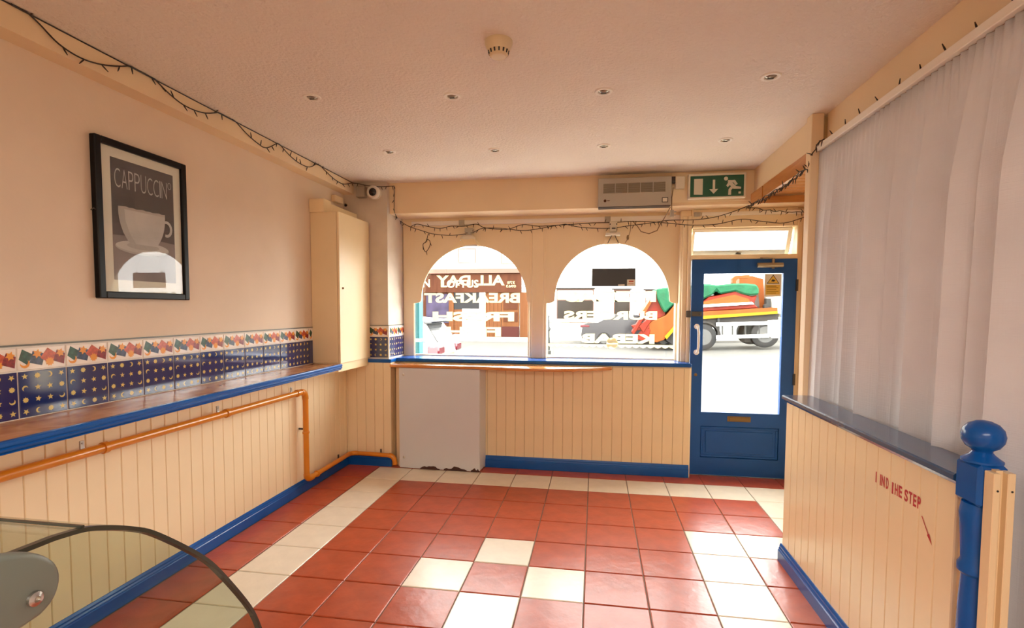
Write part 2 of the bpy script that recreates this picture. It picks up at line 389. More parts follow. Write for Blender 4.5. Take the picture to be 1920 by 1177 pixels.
def blue_tile(w=.2, g=.006):
    mb = MB(); mb.mat(0); tile_plate(mb, w-g, .2-g); mb.mat(1)
    pat = ['*os*'.replace('s', 'm'), 'm**o', 'o**m', '*mo*']
    for r in range(4):
        for c in range(4):
            x = -.1+.025+c*.05; z = .2-.025-r*.05-.002; k = pat[r][c]
            if abs(x) > (w-g)/2-.012: continue
            if k == '*': p = star(x, z, .0132, 5, pi/2+.2*(c-r))
            elif k == 'o': p = star(x, z, .0125, 8, 0, .72)
            else: p = moon(x, z, .012, (0, 2.2, -1.2, pi)[r])
            shape(mb, p, 0, .0073)
    return mb.mesh('blue_tile', [m_tblue, m_tstar], smooth=False)
def border_tile(w=.2, g=.006):
    mb = MB(); mb.mat(0); tile_plate(mb, w-g, .1-g); t = .0072; hw = (w-g)/2-.002
    def sq(cx, cz, r, a): return [(min(hw, max(-hw, cx+r*math.cos(a+k*pi/2))), cz+r*math.sin(a+k*pi/2)) for k in range(4)]
    mb.mat(1); shape(mb, sq(-.072, .055, .035, .25), 0, t)
    mb.mat(2); shape(mb, sq(-.022, .047, .037, .5), 0, t+.0002)
    mb.mat(3); shape(mb, sq(.026, .053, .037, .15), 0, t+.0003)
    mb.mat(4); shape(mb, sq(.074, .045, .036, .42), 0, t+.0004)
    mb.mat(5)
    for p in (moon(-.072, .027, .019, -1.2), star(-.022, .066, .021, 6, .3, .55), star(.028, .028, .020, 10, 0, .72), star(.074, .064, .020, 6, .2, .55)):
        shape(mb, [(x, z) for x, z in p if True], 0, t+.0007)
    return mb.mesh('border_tile', [m_twhite, m_tgreen, m_tslate, m_tcoral, m_tred, m_tgold])
bt, brt = blue_tile(), border_tile()
btc = blue_tile(.062)
ZT = 1.047
def wall_tiles(parent, pts, rotz):
    for x, y, kind in pts:
        for me, z in ((bt if kind else btc, ZT), (brt, ZT+.2)):
            if not kind and me is brt: continue
            o = link('tile', me, (x, y, z), parent); o.rotation_euler = (0, 0, rotz)
ys = [-2.605+.2*k+.1 for k in range(-3, 10)]
wall_tiles(wl, [(XW+.001, y, 1) for y in ys]+[(XW+.001, -.575, 0)], pi/2)
mbx = MB().mat(0); tile_plate(mbx, .058, .096); mbx.mat(1); shape(mbx, [(-.027, .055), (-.005, .088), (.02, .06), (0, .02)], 0, .0074); mbx.mat(2); shape(mbx, moon(-.005, .028, .018, -1.2), 0, .0078)
o = link('tile', mbx.mesh('border_tile', [m_twhite, m_tgreen, m_tgold]), (XW+.001, -.575, ZT+.2), wl); o.rotation_euler = (0, 0, pi/2)
MB().box(XW, XW+.004, -3.3, -.545, ZT-.02, ZT+.302).build('grout_bed', m_grout_w, wl)
MB().box(XW, XW+.009, -3.3, -.545, ZT+.302, ZT+.309).build('tile_trim', m_trim, wl)
wall_tiles(pil, [(-.022, .049, 1), (-.222, .049, 1)], 0)
wall_tiles(pil, [(.079, .155, 1), (.079, .355, 1)], pi/2)
MB().box(-.32, .08, .046, .05, ZT-.02, ZT+.302).box(.078, .082, .05, .46, ZT-.02, ZT+.302).build('grout_bed', m_grout_w, pil)
MB().box(-.32, .084, .041, .05, ZT+.302, ZT+.309).box(.078, .087, .05, .46, ZT+.302, ZT+.309).build('tile_trim', m_trim, pil)
MB().box(.076, .0875, .0405, .052, ZT-.01, ZT+.302).build('corner_strip', m_white, pil)

# blue sill moulding round the pillar and along the windows
sill = MB().prism([(-.34, .022), (.112, .022), (.112, .163), (2.878, .163), (2.878, .44), (.07, .44), (.07, .05), (-.34, .05)], 'z', .998, 1.032)
sill.build('trim_5', m_blue, kind='structure', bevel=.006, label='blue painted window sill running round the pillar to the door')

# ------------------------------------------------------------------ windows
YF = .42                                       # room side of the arch panels
def window(n, x0, x1, cx, words, label):
    h = holder('window_%d' % n, (cx, .45, 1.03), label)
    z0, z1, zs, r = 1.03, 2.36, 1.60, .54
    mb = MB()                                  # sash frame
    mb.box(x0-.012, x0+.006, YF+.02, YF+.035, z0, z1).box(x1-.022, x1+.004, YF+.02, YF+.10, z0, z1).box(x0+.006, x1-.022, YF+.02, YF+.10, z1-.05, z1).box(x0-.03, x1-.022, YF+.035, YF+.10, z0, z0+.018)
    mb.build('window_frame', m_cream, h, bevel=.003)
    a = arc(cx, zs, r, r, 0, pi, 40)
    low = 1.57
    pts = [(x1, low), (x1, z1), (x0, z1), (x0, low), (cx-r-.055, low), (cx-r-.03, low+.006), (cx-r-.006, zs-.012)]+a[::-1]+[(cx+r+.006, zs-.012), (cx+r+.03, low+.006), (cx+r+.055, low)]
    n_ = len(pts)
    MB().prism(pts, 'y', YF, YF+.018).build('arch_panel', m_cream, h)
    MB().box(x0-.05, x1-.018, YF+.058, YF+.063, z0+.014, z1-.03).build('pane', m_window, h)
    for body, ax, ay, bx, by, bold in words:
        p, q = at(ax, ay, y=YF+.056), at(bx, by, y=YF+.056)
        mb = text_mb(body, q.x-p.x, p.z-q.z, bold)
        wd = q.x-p.x
        xf(mb, lambda v: Vector((q.x-v.x, YF+.0565+v.y*.5, q.z+v.z)))
        mb.build('lettering', m_vinyl, h, label='cream vinyl lettering %s, mirrored' % body)
    return h
w1 = window(1, .195, 1.388, .818, [('ALL DAY', 818.4, 516.4, 946.3, 535, .035), ('378', 951, 527, 965.5, 532.4, .03), ('0963', 949, 533.8, 967.5, 539, .03), ('BREAKFAST', 795.5, 549, 974.4, 568, .04),
                                 ('FRESH', 811, 583.8, 964, 602.6, .05), ('FISH', 835, 612, 939.3, 631, .045)], 'left arched shop window with mirrored breakfast lettering')
w2 = window(2, 1.548, 2.788, 2.170, [('PIZZAS', 1060, 545.7, 1230, 566, .05), ('BURGERS', 1057, 582.5, 1232, 600, .05), ('KEBAB', 1089, 625, 1227, 644.5, .05)], 'right arched shop window with mirrored pizza and kebab lettering')
# white scalloped transfer strip at the foot of window 2
p0, p1 = at(1027, 646, y=.476), at(1268, 650.5, y=.476)
mb = MB(); pts = [(p0.x, p0.z+.012)]; n = 18
for i in range(n):
    pts += [(p0.x+(p1.x-p0.x)*(i+k/4)/n, p0.z-.004-.018*math.sin(pi*k/4)) for k in range(4)]
pts += [(p1.x, p0.z-.004), (p1.x, p0.z+.012)]
mb.prism(pts, 'y', .4758, .4766)
mb.prism([(2.187+.055*math.cos(k*pi/12), p0.z+.022+.055*math.sin(k*pi/12)) for k in range(24)], 'y', .4768, .4774)
mb.build('lettering', m_vinyl, w2, label='white scalloped strip with a round badge')

# posts between the windows, door frame
MB().box(.083, .195, YF+.012, .45, 1.03, 2.415).box(.083, .14, .45, .60, 1.03, 2.415).build('trim_6', m_cream, kind='structure', bevel=.004, label='cream window post beside the tiled pillar')
MB().box(1.384, 1.552, YF+.019, .60, 1.03, 2.415).box(1.383, 1.553, YF-.002, YF+.02, 1.03, 2.36).box(1.408, 1.527, YF-.012, YF, 1.03, 2.36).build('trim_7', m_cream, kind='structure', bevel=.006, label='cream post between the two arched windows')
MB().box(2.784, 2.878, .33, .60, 1.03, 2.415).box(2.80, 2.845, .315, .34, 1.03, 2.36).box(2.845, 2.878, .295, .34, -.01, 2.36).build('trim_8', m_cream, kind='structure', bevel=.006, label='cream moulded post between window and blue door')
MB().box(.083, 2.80, YF-.004, .60, 2.345, 2.415).build('trim_9', m_cream, kind='structure', label='cream head rail above the arched windows')
MB().box(3.765, 3.92, .33, .60, -.01, 2.415).box(3.765, 3.81, .30, .34, -.01, 2.36).box(3.81, 3.86, .315, .34, -.01, 2.36).build('trim_10', m_cream, kind='structure', bevel=.006, label='cream moulded door jamb on the right')
MB().box(2.878, 3.765, .28, .42, 1.963, 2.004).box(2.878, 3.765, .30, .60, 2.25, 2.415).build('trim_11', m_cream, kind='structure', bevel=.004, label='cream transom rail above the blue door')
MB().box(3.862, 3.92, .05, .33, 0, 2.415).build('trim_12', m_varnish, kind='structure', label='brown wood strip at the end of the door jamb')
MB().box(2.85, 3.92, .28, .62, -.03, -.002).build('trim_13', m_shopred, kind='structure', label='dark red door threshold')

# transom light, hung at the top and pushed out at the foot
w3 = holder('window_3', (3.32, .36, 2.24), 'open transom light above the blue door')
def tilt(v): 
    a = -.42; y, z = v.y-.35, v.z-2.243
    return Vector((v.x, .35+y*math.cos(a)+z*math.sin(a)*-1*-1, 2.243+z*math.cos(a)-y*math.sin(a)))
def tilted(mb): return xf(mb, tilt)
tx0, tx1, tz0, tz1 = 2.895, 3.745, 1.995, 2.243
tilted(MB().box(tx0, tx1, .35, .375, tz1-.028, tz1).box(tx0, tx0+.022, .35, .375, tz0, tz1-.028).box(tx1-.032, tx1, .35, .375, tz0, tz1-.028)).build('sash', m_white, w3, bevel=.002)
tilted(MB().box(tx0+.022, tx1-.032, .35, .375, tz0, tz0+.044)).build('bottom_rail', M('shaded_rail_grey', L(.36, .37, .37), .5, noise=(8, .15)), w3, bevel=.002)  # darker grey holds the shade on the rail's inward face
tilted(MB().box(tx0+.018, tx1-.028, .361, .366, tz0+.028, tz1-.024)).build('pane', m_window, w3)
tilted(MB().box(tx1-.008, tx1+.003, .352, .38, tz0+.01, tz1-.07)).build('sash_edge', m_blue, w3)
tilted(MB().lathe([(.012, 0), (.012, -.012), (.006, -.02)], (3.31, .35, tz0+.014), 'y', 10).box(3.29, 3.335, .336, .348, tz0+.008, tz0+.02)).build('catch', m_dsteel, w3)

# ------------------------------------------------------------------ blue door
d1 = holder('door_1', (3.32, .29, 0), 'blue glazed shop door')
DX0, DX1, DY0, DY1, DZ1 = 2.881, 3.762, .27, .31, 1.961
gx0, gx1, gz0, gz1 = 2.985, 3.652, .583, 1.836
mb = MB().box(DX0, gx0, DY0, DY1, 0.004, DZ1).box(gx1, DX1, DY0, DY1, .004, DZ1).box(gx0, gx1, DY0, DY1, gz1, DZ1)
mb.box(gx0, gx1, DY0, DY1, .455, gz0).box(gx0, gx1, DY0, DY1, .004, .165)
mb.build('door_leaf', m_door, d1)
mb = MB().box(gx0, gx1, DY0+.012, DY1, .165, .455)
mb.box(gx0+.004, gx1-.004, DY0+.004, DY0+.014, .17, .19).box(gx0+.004, gx1-.004, DY0+.004, DY0+.014, .43, .45).box(gx0+.004, gx0+.024, DY0+.004, DY0+.014, .19, .43).box(gx1-.024, gx1-.004, DY0+.004, DY0+.014, .19, .43)
mb.box(gx0+.045, gx1-.045, DY0+.006, DY0+.014, .21, .41)
mb.build('door_panel', m_door, d1, bevel=.003)
MB().box(gx0-.006, gx1+.006, .288, .293, gz0-.006, gz1+.006).build('pane', m_window, d1)
o = MB().box(3.213, 3.413, DY0-.006, DY0, .503, .552).box(3.228, 3.398, DY0-.011, DY0-.005, .512, .543).build('letter_box', m_brass, d1, bevel=.002)
hz0, hz1, hx = 1.127, 1.36, 2.932
hb = MB()
for z in (hz0, hz1): hb.lathe([(.024, 0), (.024, -.006), (.012, -.008), (.010, -.02)], (hx, DY0, z), 'y', 16)
hb.tube([(hx, DY0-.01, hz0), (hx+.004, DY0-.04, hz0+.012), (hx+.008, DY0-.048, hz0+.05), (hx+.008, DY0-.048, hz1-.05), (hx+.004, DY0-.04, hz1-.012), (hx, DY0-.01, hz1)], .0105, 10)
hb.build('door_handle', M('handle_white', L(.85, .85, .84), .3), d1, smooth=True)
MB().box(2.838, 2.878, .272, .295, 1.443, 1.503).box(2.884, 2.972, DY0-.02, DY0, 1.452, 1.496).lathe([(.010, 0), (.010, -.012)], (2.955, DY0-.02, 1.474), 'y', 10).build('rim_lock', m_dsteel, d1, bevel=.002)
MB().lathe([(.014, 0), (.014, -.003), (.004, -.004)], (2.931, DY0, .922), 'y', 14).build('keyhole', m_brass, d1)
c = MB().tube([(3.425, DY0-.028, 1.905), (3.635, DY0-.028, 1.905)], .021, 14).box(3.46, 3.60, DY0-.015, DY0, 1.885, 1.925).lathe([(.012, 0), (.012, .06)], (3.555, DY0-.028, 1.905), 'z', 12)
c.tube([(3.555, DY0-.03, 1.962), (3.47, DY0-.02, 1.968), (3.46, .285, 1.972)], .006, 8).lathe([(.012, -.03), (.012, -.02)], (3.555, DY0-.028, 1.905), 'z', 12)
c.build('door_closer', M('closer_bronze', L(.34, .28, .20), .35, .6), d1, smooth=True)
for z in (1.73, .90): MB().box(3.752, 3.772, DY0-.008, DY0, z-.05, z+.05).tube([(3.762, DY0-.01, z-.05), (3.762, DY0-.01, z+.05)], .008, 8).build('hinge', m_dsteel, d1)
# warning sticker on the glass
st = MB().mat(0).box(3.502, 3.643, .2862, .2872, 1.63, 1.832)
def tri(cx, z0, w_, h_, y): return [(cx-w_/2, y, z0), (cx+w_/2, y, z0), (cx, y, z0+h_)]
st.mat(1); st.flat(tri(3.572, 1.745, .106, .080, .2858)); st.mat(2); st.flat(tri(3.572, 1.751, .088, .064, .2855))
st.mat(1).add([(3.555, .2852, 1.765), (3.58, .2852, 1.762), (3.592, .2852, 1.775), (3.567, .2852, 1.784)], [(0, 1, 2, 3)])
st.mat(2); st.flat([(3.512, .2858, 1.648), (3.63, .2858, 1.648), (3.63, .2858, 1.735), (3.512, .2858, 1.735)]); st.mat(3)
for k in range(5): st.flat([(3.52, .2855, 1.66+k*.015), (3.60+.018*(k % 2), .2855, 1.66+k*.015), (3.60+.018*(k % 2), .2855, 1.664+k*.015), (3.52, .2855, 1.664+k*.015)])
st.build('warning_sticker', [m_sticker, m_blackp, m_syellow, m_brownglass], d1)

# ------------------------------------------------------------------ door recess on the right: post, varnished fascia, pine boards
MB().box(3.304, 3.374, -1.155, -1.078, 0, ZC).build('trim_14', m_cream2, kind='structure', bevel=.004, label='cream square post at the end of the curtain')
fa = MB().box(3.318, 3.338, -1.08, -.21, 2.402, 2.495).box(3.314, 3.338, -.20, .10, 2.396, 2.492).build('trim_15', m_varnish, kind='structure', label='orange varnished board under the right beam')
tg = holder('wall_recess', (3.62, .10, 2.42), 'pine boarding in the door recess')
MB().box(3.338, 3.92, .092, .11, 2.416, 2.47).build('plank', m_varnish2, tg)
for k in range(11):
    y = -1.08+k*.106
    MB().prism([(y+.004, 2.502), (y+.004, 2.494), (y+.012, 2.482), (y+.094, 2.482), (y+.102, 2.494), (y+.102, 2.502)], 'x', 3.338, 3.92).build('plank', m_varnish2, tg)
MB().box(3.366, 3.396, -8, -1.17, 2.38, 2.516).build('trim_16', m_varnish, kind='structure', label='brown board behind the curtain rail')

# ------------------------------------------------------------------ curtain and rail
rail = thing('curtain_rail', (3.38, -2.8, 2.51), 'white curtain rail fixed under the right beam', 'curtain rail')
MB().box(3.330, 3.362, -4.6, -1.162, 2.469, 2.506).build('track', m_white, rail, bevel=.003)
cu = MB(); NY, NZ = 900, 26; y0c, y1c = -1.162, -4.6; vs = []
folds = [(at(u, 380, x=3.33).y, wd, am) for u, wd, am in ((1548, .03, .016), (1560, .05, .03), (1578, .04, .02), (1597, .06, .028), (1640, .09, .045), (1672, .06, .03), (1690, .03, .012), (1726, .10, .05), (1760, .05, .018), (1805, .11, .055), (1844, .07, .03), (1905, .12, .05))]+[(-2.95, .1, .04), (-3.2, .1, .05), (-3.6, .1, .05), (-4.0, .1, .05), (-4.3, .1, .05)]
def fold(y):
    d = 0
    for c_, w_, a_ in folds:
        t = (y-c_)/w_
        if -1.6 < t < 0: d += a_*(1+t/1.6)**2.2         # lap rising to a sharp edge, then dropping away
        elif 0 <= t < .10: d += a_*(1-t/.10)
    return d
for j in range(NZ+1):
    f = j/NZ; z = .03+(2.467-.03)*f
    for i in range(NY+1):
        s = i/NY; y = y0c+(y1c-y0c)*s
        k = max(0, min(1, (2.467-z)/.5)); head = max(0, 1-(2.467-z)/.14)
        d = fold(y)*k+.0045*math.sin(y*150)*(head+.25*max(0, (z-2.0)/.5))+.008*math.sin(y*23+1)*k+.010*math.sin(y*9.1)*k
        yy = y+(1-f)*(.035 if s < .02 else .035*(1-s))
        vs.append((3.354-d-.03*(1-f), yy, z))
fs = [(j*(NY+1)+i, j*(NY+1)+i+1, (j+1)*(NY+1)+i+1, (j+1)*(NY+1)+i) for j in range(NZ) for i in range(NY)]
cu.add(vs, fs)
co = cu.build('curtain', m_curtain, smooth=True)
sm = co.modifiers.new('thick', 'SOLIDIFY'); sm.thickness = .0015; sm.offset = 1
tag(co, 'long pale grey gathered curtain hanging behind the blue-capped low partition', 'curtain')

# ------------------------------------------------------------------ low partition with newel
PXF, PY0, PY1 = 3.150, -1.335, -2.80
pt = thing('partition', (3.2, -2.05, 0), 'cream boarded low partition with blue cap and MIND THE STEP lettering', 'partition')
MB().box(PXF+.013, 3.262, PY0, PY1, 0, .98).build('core', m_creamg, pt)
cuts = [PY0]+[-1.433-.09*k for k in range(16)]
pc = {}
for a, b in zip(cuts, cuts[1:]):
    if b < PY1: b = PY1
    kk = round(a-b, 3)
    if kk not in pc: pc[kk] = MB().prism([(-q[1], q[0]) for q in board_mesh(kk, 1)], 'z', 0, .98).mesh('board', [m_creamg])
    link('board', pc[kk], (PXF+.013, (a+b)/2, 0), pt)
MB().prism([(3.128, .985), (3.128, 1.000), (3.134, 1.006), (3.29, 1.006), (3.29, .985), (3.28, .975), (3.27, .962), (3.157, .962), (3.145, .968), (3.138, .98)], 'y', PY0+.02, PY1).build('cap', M('cap_blue', L(.02, .065, .16), .2, noise=(8, .1), coat=.5), pt)
MB().prism([(PXF-a*1.25, b) for a, b in base_profile(.105)], 'y', PY0+.012, PY1).build('baseboard', m_blue, pt)
# red vinyl warning, letters partly worn away
lt = MB(); zf = 6.536
for body, u0, u1, t0, t1, b0, b1 in (('I', 143, 160, 172, 180, 262, 276), ('I', 197, 210, 205, 212, 303, 308), ('N', 215, 257, 212, 235, 310, 335), ('D', 271, 304, 243, 262, 340, 362), ('I', 342, 356, 312, 318, 392, 400),
                                     ('H', 378, 418, 320, 338, 415, 436), ('E', 426, 470, 345, 362, 440, 468), ('S', 496, 542, 390, 408, 490, 512), ('T', 548, 595, 415, 437, 515, 545), ('E', 602, 645, 447, 467, 550, 578), ('P', 655, 700, 482, 512, 575, 595)):
    p, q = at(1620+u0/zf, 860+b0/zf, x=PXF), at(1620+u1/zf, 860+t1/zf, x=PXF); zb = at(1620+u0/zf, 860+(b0+b1)/2/zf, x=PXF).z; zt = at(1620+u1/zf, 860+(t0+t1)/2/zf, x=PXF).z
    zm, hh = (p.z+q.z)/2, .044
    t = text_mb(body, p.y-q.y if body != 'I' else (.0075 if u0 < 190 else .006 if u0 < 300 else .009), hh, .03); z0_ = at(1620+(u0+u1)/2/zf, 860+(t0+t1+b0+b1)/4/zf, x=PXF).z-hh/2
    xf(t, lambda v: Vector((PXF-.0006+v.y*.4, p.y-v.x, z0_+v.z))); lt.add(t.v, t.f)
lt.build('lettering', m_redtext, pt, label='worn red lettering MIND THE STEP')
q0, q1 = at(1729, 967, x=PXF), at(1748, 1023, x=PXF)
def onp(p): return (PXF-.0012, p[0], p[1])
d = Vector((q1.y-q0.y, q1.z-q0.z)); dn = d.normalized(); nn = Vector((-dn.y, dn.x)); b0 = Vector((q0.y, q0.z)); hb_ = b0+d*.62
MB().flat([onp(b0+nn*.0022), onp(b0-nn*.0022), onp(hb_-nn*.0022), onp(hb_+nn*.0022)]).flat([onp(hb_+nn*.0075), onp(hb_-nn*.0075), onp(b0+d)]).build('arrow', m_redtext, pt)
# newel post
nw = thing('newel_post', (3.185, -2.855, 0), 'turned blue newel post with ball finial at end of low partition', 'post')
NX0, NX1, NY0, NY1 = 3.128, 3.206, -2.908, -2.803
ncx, ncy = (NX0+NX1)/2, (NY0+NY1)/2
nb = MB().box(NX0, NX1, NY0, NY1, .935, 1.062); nb.build('top_block', m_blue, nw, bevel=.010)
prof = [(.034, .0), (.046, .10), (.046, .12), (.030, .20), (.040, .24), (.042, .40), (.040, .62), (.036, .70), (.036, .715), (.046, .725), (.046, .745), (.038, .76), (.042, .83), (.047, .90), (.044, .925), (.042, .936)]
MB().lathe(prof, (ncx, ncy, 0), 'z', 28).build('turned_shaft', m_blue, nw, smooth=True)
fz = 1.062
MB().lathe([(.050, 0), (.050, .006), (.042, .012), (.030, .022), (.024, .03), (.026, .036), (.040, .045), (.050, .062), (.0525, .080), (.048, .098), (.036, .113), (.018, .122), (.002, .1245)], (ncx, ncy, fz), 'z', 28).build('ball_finial', m_blue, nw, smooth=True)
cap_scr = M('cream_gloss_post', L(.74, .58, .36), .3)
ch = thing('post_channel', (3.26, -2.93, 0), 'pair of cream upright battens with dark screws beside the blue newel', 'batten')
MB().box(3.138, 3.156, -2.948, -2.910, 0, 1.052).build('batten', cap_scr, ch, bevel=.002)
MB().box(3.156, 3.173, -2.928, -2.910, 0, 1.056).build('back_board', cap_scr, ch)
MB().box(3.173, 3.193, -2.948, -2.910, 0, 1.054).build('batten', cap_scr, ch, bevel=.002)
for x in (3.148, 3.184): MB().lathe([(.0030, 0), (.0030, -.001)], (x, -2.9485, 1.003), 'y', 10).build('screw', m_blackp, ch)

# ------------------------------------------------------------------ left shelf, pipe, cupboard
def skew(mb): return xf(mb, lambda v: Vector((v.x+(-.55-v.y)*.017-.004, v.y, v.z-(-.55-v.y)*.004)) if v.x > -.2 else v)
sh = thing('wall_shelf', (-.2, -2, 1.0), 'long shelf with orange-brown parquet laminate top and blue moulded edge', 'shelf')
SX = -.105
skew(MB().box(XW+.002, SX, -4.2, -.55, 1.018, ZT-.004)).build('shelf_top', m_shelf, sh)
e = [(SX, .995), (SX+.012, .995), (SX+.018, .998), (SX+.014, 1.001), (SX+.022, 1.008), (SX+.026, 1.016), (SX+.021, 1.021), (SX+.027, 1.028), (SX+.027, 1.038), (SX+.022, 1.0445), (SX, 1.0445)]
skew(MB().prism(e, 'y', -4.2, -.548)).build('moulded_edge', m_blue, sh)
MB().box(XW+.014, SX-.03, -4.2, -.57, .978, 1.018).build('bearer', m_cream, sh)
cp = thing('wall_cupboard', (-.22, -.25, 1.05), 'tall cream wall cupboard with one door at the end of the shelf', 'cupboard')
MB().box(XW+.002, -.122, -.545, .043, 1.048, 2.318).build('carcass', m_cup, cp, bevel=.002)
dr = MB().box(-.120, -.101, -.541, .036, 1.046, 2.322).build('cupboard_door', m_cup, cp, bevel=.002)
MB().lathe([(.009, 0), (.009, .006), (.004, .012)], (-.101, -.49, 1.685), 'x', 12).build('knob', m_brass, dr)
MB().box(XW+.002, -.222, -.56, -.44, 2.318, 2.428).box(-.245, -.222, -.44, .043, 2.318, 2.405).build('top_box', m_cup, cp, bevel=.002)
MB().box(XW+.014, -.118, -.548, .028, .972, 1.046).build('under_board', m_cup, cp, bevel=.003)
se = thing('alarm_box', (-.33, -.1, 2.47), 'small pale junction box under left beam above the cream cupboard', 'box')
MB().box(XW, -.315, -.19, -.04, 2.485, 2.545).build('cover', m_cream2, se, bevel=.006)
MB().lathe([(.014, 0), (.014, .012), (.008, .02)], (-.318, -.005, 2.485), 'x', 12).build('sensor_lens', m_lens, se, smooth=True)
# gas pipe painted orange
PXX, PZ = -.283, .845; PR = .0225
gp = thing('gas_pipe', (PXX, -2.0, 0), 'orange painted pipe running along the boarded left wall under the shelf', 'pipe')
MB().tube([(PXX, -4.3, PZ), (PXX, -.83, PZ)], PR, 16).build('pipe', m_orange, gp, smooth=True)
MB().tube([(PXX, -.785, PZ-.045), (PXX, -.785, .15)], PR, 16).build('pipe', m_orange, gp, smooth=True)
PZ2 = .118
MB().tube([(PXX, -.74, PZ2), (PXX, -.055, PZ2+.006)], PR*.9, 16).build('pipe', m_orange, gp, smooth=True)
MB().tube([(PXX+.05, -.012, PZ2+.006), (.115, -.012, PZ2)], PR*.9, 16).build('pipe', m_orange, gp, smooth=True)
def elbow(p, q, r, R_):
    pts = []; p, q, r = Vector(p), Vector(q), Vector(r)
    for k in range(9):
        t = k/8; pts.append(p*(1-t)**2+q*2*t*(1-t)+r*t*t)
    return MB().tube(pts, R_, 16)
EL = []
EL.append(elbow((PXX, -.85, PZ), (PXX, -.785, PZ), (PXX, -.785, PZ-.065), PR*1.12))
EL.append(elbow((PXX, -.785, .165), (PXX, -.785, PZ2-.01), (PXX, -.70, PZ2), PR*1.15))
EL.append(elbow((PXX, -.075, PZ2+.006), (PXX, -.012, PZ2+.008), (PXX+.065, -.012, PZ2+.006), PR*1.0))
EL.append(elbow((.10, -.012, PZ2), (.158, -.012, PZ2), (.158, -.008, PZ2-.085), PR*1.05))
for e_ in EL: e_.build('elbow', m_orange, gp, smooth=True)
for y in (-2.50, -1.68, -.90): MB().tube([(PXX, y-.012, PZ), (PXX, y+.012, PZ)], PR*1.25, 16).build('coupling', m_orange, gp, smooth=True)
MB().tube([(PXX, -.785, .50), (PXX, -.785, .515)], PR*1.22, 16).build('coupling', m_orange, gp, smooth=True)
MB().tube([(PXX, -.64, PZ2), (PXX, -.625, PZ2)], PR*1.2, 16).build('coupling', m_orange, gp, smooth=True)
for y in (-2.60, -1.745, -.965): MB().box(PXX-.014, PXX-.006, y-.009, y+.009, PZ+.010, PZ+.058).lathe([(.004, 0), (.004, .004)], (PXX-.006, y, PZ+.046), 'x', 8).build('clip', m_steel, gp)
MB().tube([(XB, -.785, .535), (PXX, -.785, .535)], .008, 8).build('clip', m_dsteel, gp)
MB().box(PXX-.012, PXX-.004, -.258, -.244, PZ2+.012, PZ2+.055).build('clip', m_dsteel, gp)
MB().box(.008, .022, -.008, 0, PZ2+.012, PZ2+.055).build('clip', m_dsteel, gp)

# ------------------------------------------------------------------ framed poster on the left wall
pf = thing('framed_poster', (-.34, -2.18, 1.555), 'black framed CAPPUCCINO poster with a pale cup above the tiled shelf', 'picture')
fy0, fy1, fz0, fz1 = -2.452, -1.900, 1.558, 2.338; fw = .034
mb = MB().box(XW, -.325, fy0, fy0+fw, fz0, fz1).box(XW, -.325, fy1-fw, fy1, fz0, fz1).box(XW, -.325, fy0+fw, fy1-fw, fz1-fw, fz1).box(XW, -.325, fy0+fw, fy1-fw, fz0, fz0+fw)
mb.build('frame', m_black, pf, bevel=.004)
MB().box(XW+.002, -.342, fy0+fw, fy1-fw, fz0+fw, fz1-fw).build('mount', m_mat, pf)
pyl, pyr, pz0, pz1 = -2.362, -1.983, 1.652, 2.256
XP = -.3415
def pp(u, v): return (u*(pyr-pyl)+pyl, pz0+v*(pz1-pz0))       # poster coords 0..1
def pl2(mb, pts, dx): mb.flat([(XP+dx, *pp(u, v)) for u, v in pts])
pr = MB().mat(0); pl2(pr, [(0, 0), (1, 0), (1, 1), (0, 1)], 0)
pr.mat(1); pl2(pr, [(0, 0), (1, 0), (1, .36), (.5, .38), (0, .37)], .0002)
pr.mat(3); pl2(pr, arc(.46, .285, .43, .060, 0, 2*pi, 28)[:-1], .0004)
pr.mat(2); pl2(pr, arc(.46, .292, .42, .050, 0, 2*pi, 28)[:-1], .0006)
pr.mat(3); pl2(pr, arc(.46, .30, .26, .03, 0, 2*pi, 24)[:-1], .0008)
cupo = [(.09+.155*t**2.4, .60-.285*t) for t in [k/10 for k in range(11)]]+[(.835-.155*t**2.4, .60-.285*t) for t in [k/10 for k in range(10, -1, -1)]]
pr.mat(2); pl2(pr, cupo, .001)
pr.mat(3); pl2(pr, [(.092, .60), (.105, .50), (.15, .40), (.245, .316), (.34, .316), (.25, .40), (.19, .50), (.18, .60)], .0012)
hd = arc(.86, .49, .10, .075, 1.9, -1.9, 12); hi = arc(.855, .49, .065, .050, -1.9, 1.9, 12)
pr.mat(2)
for k in range(12): pl2(pr, [hd[k], hd[k+1], hi[11-k], hi[12-k]], .0011)
fr = [(.09, .595)]+[(.09+.745*k/14, .612+.010*((k*7) % 5)/5) for k in range(15)]+[(.835, .595)]
pr.mat(4); pl2(pr, fr, .0013)
pr.build('print', [m_print, m_print2, m_cupw, m_cups, m_froth], pf)
letters = MB(); x = .05
for ch_, wd, ht, dz in (('C', .085, .155, 0), ('A', .085, .155, 0), ('P', .075, .155, 0), ('P', .08, .155, 0), ('U', .085, .155, 0), ('C', .085, .15, .0), ('C', .085, .15, 0), ('I', .016, .15, 0), ('N', .09, .15, 0), ('O', .062, .062, .095)):
    t = text_mb(ch_, wd*.379, ht*.604, -.018 if ch_ != 'I' else .0)
    a0, b0_ = pp(x, .765+dz)
    xf(t, lambda v: Vector((XP+.0014-v.y*.3, a0+v.x, b0_+v.z))); letters.add(t.v, t.f); x += wd+.018
letters.build('lettering', m_ptext, pf, label='thin pale hand-drawn word CAPPUCCINO')
MB().box(-.3385, -.3365, fy0+fw-.003, fy1-fw+.003, fz0+fw-.003, fz1-fw+.003).build('glazing', glass('picture_glass', (1, 1, 1, 1), 1.38), pf)
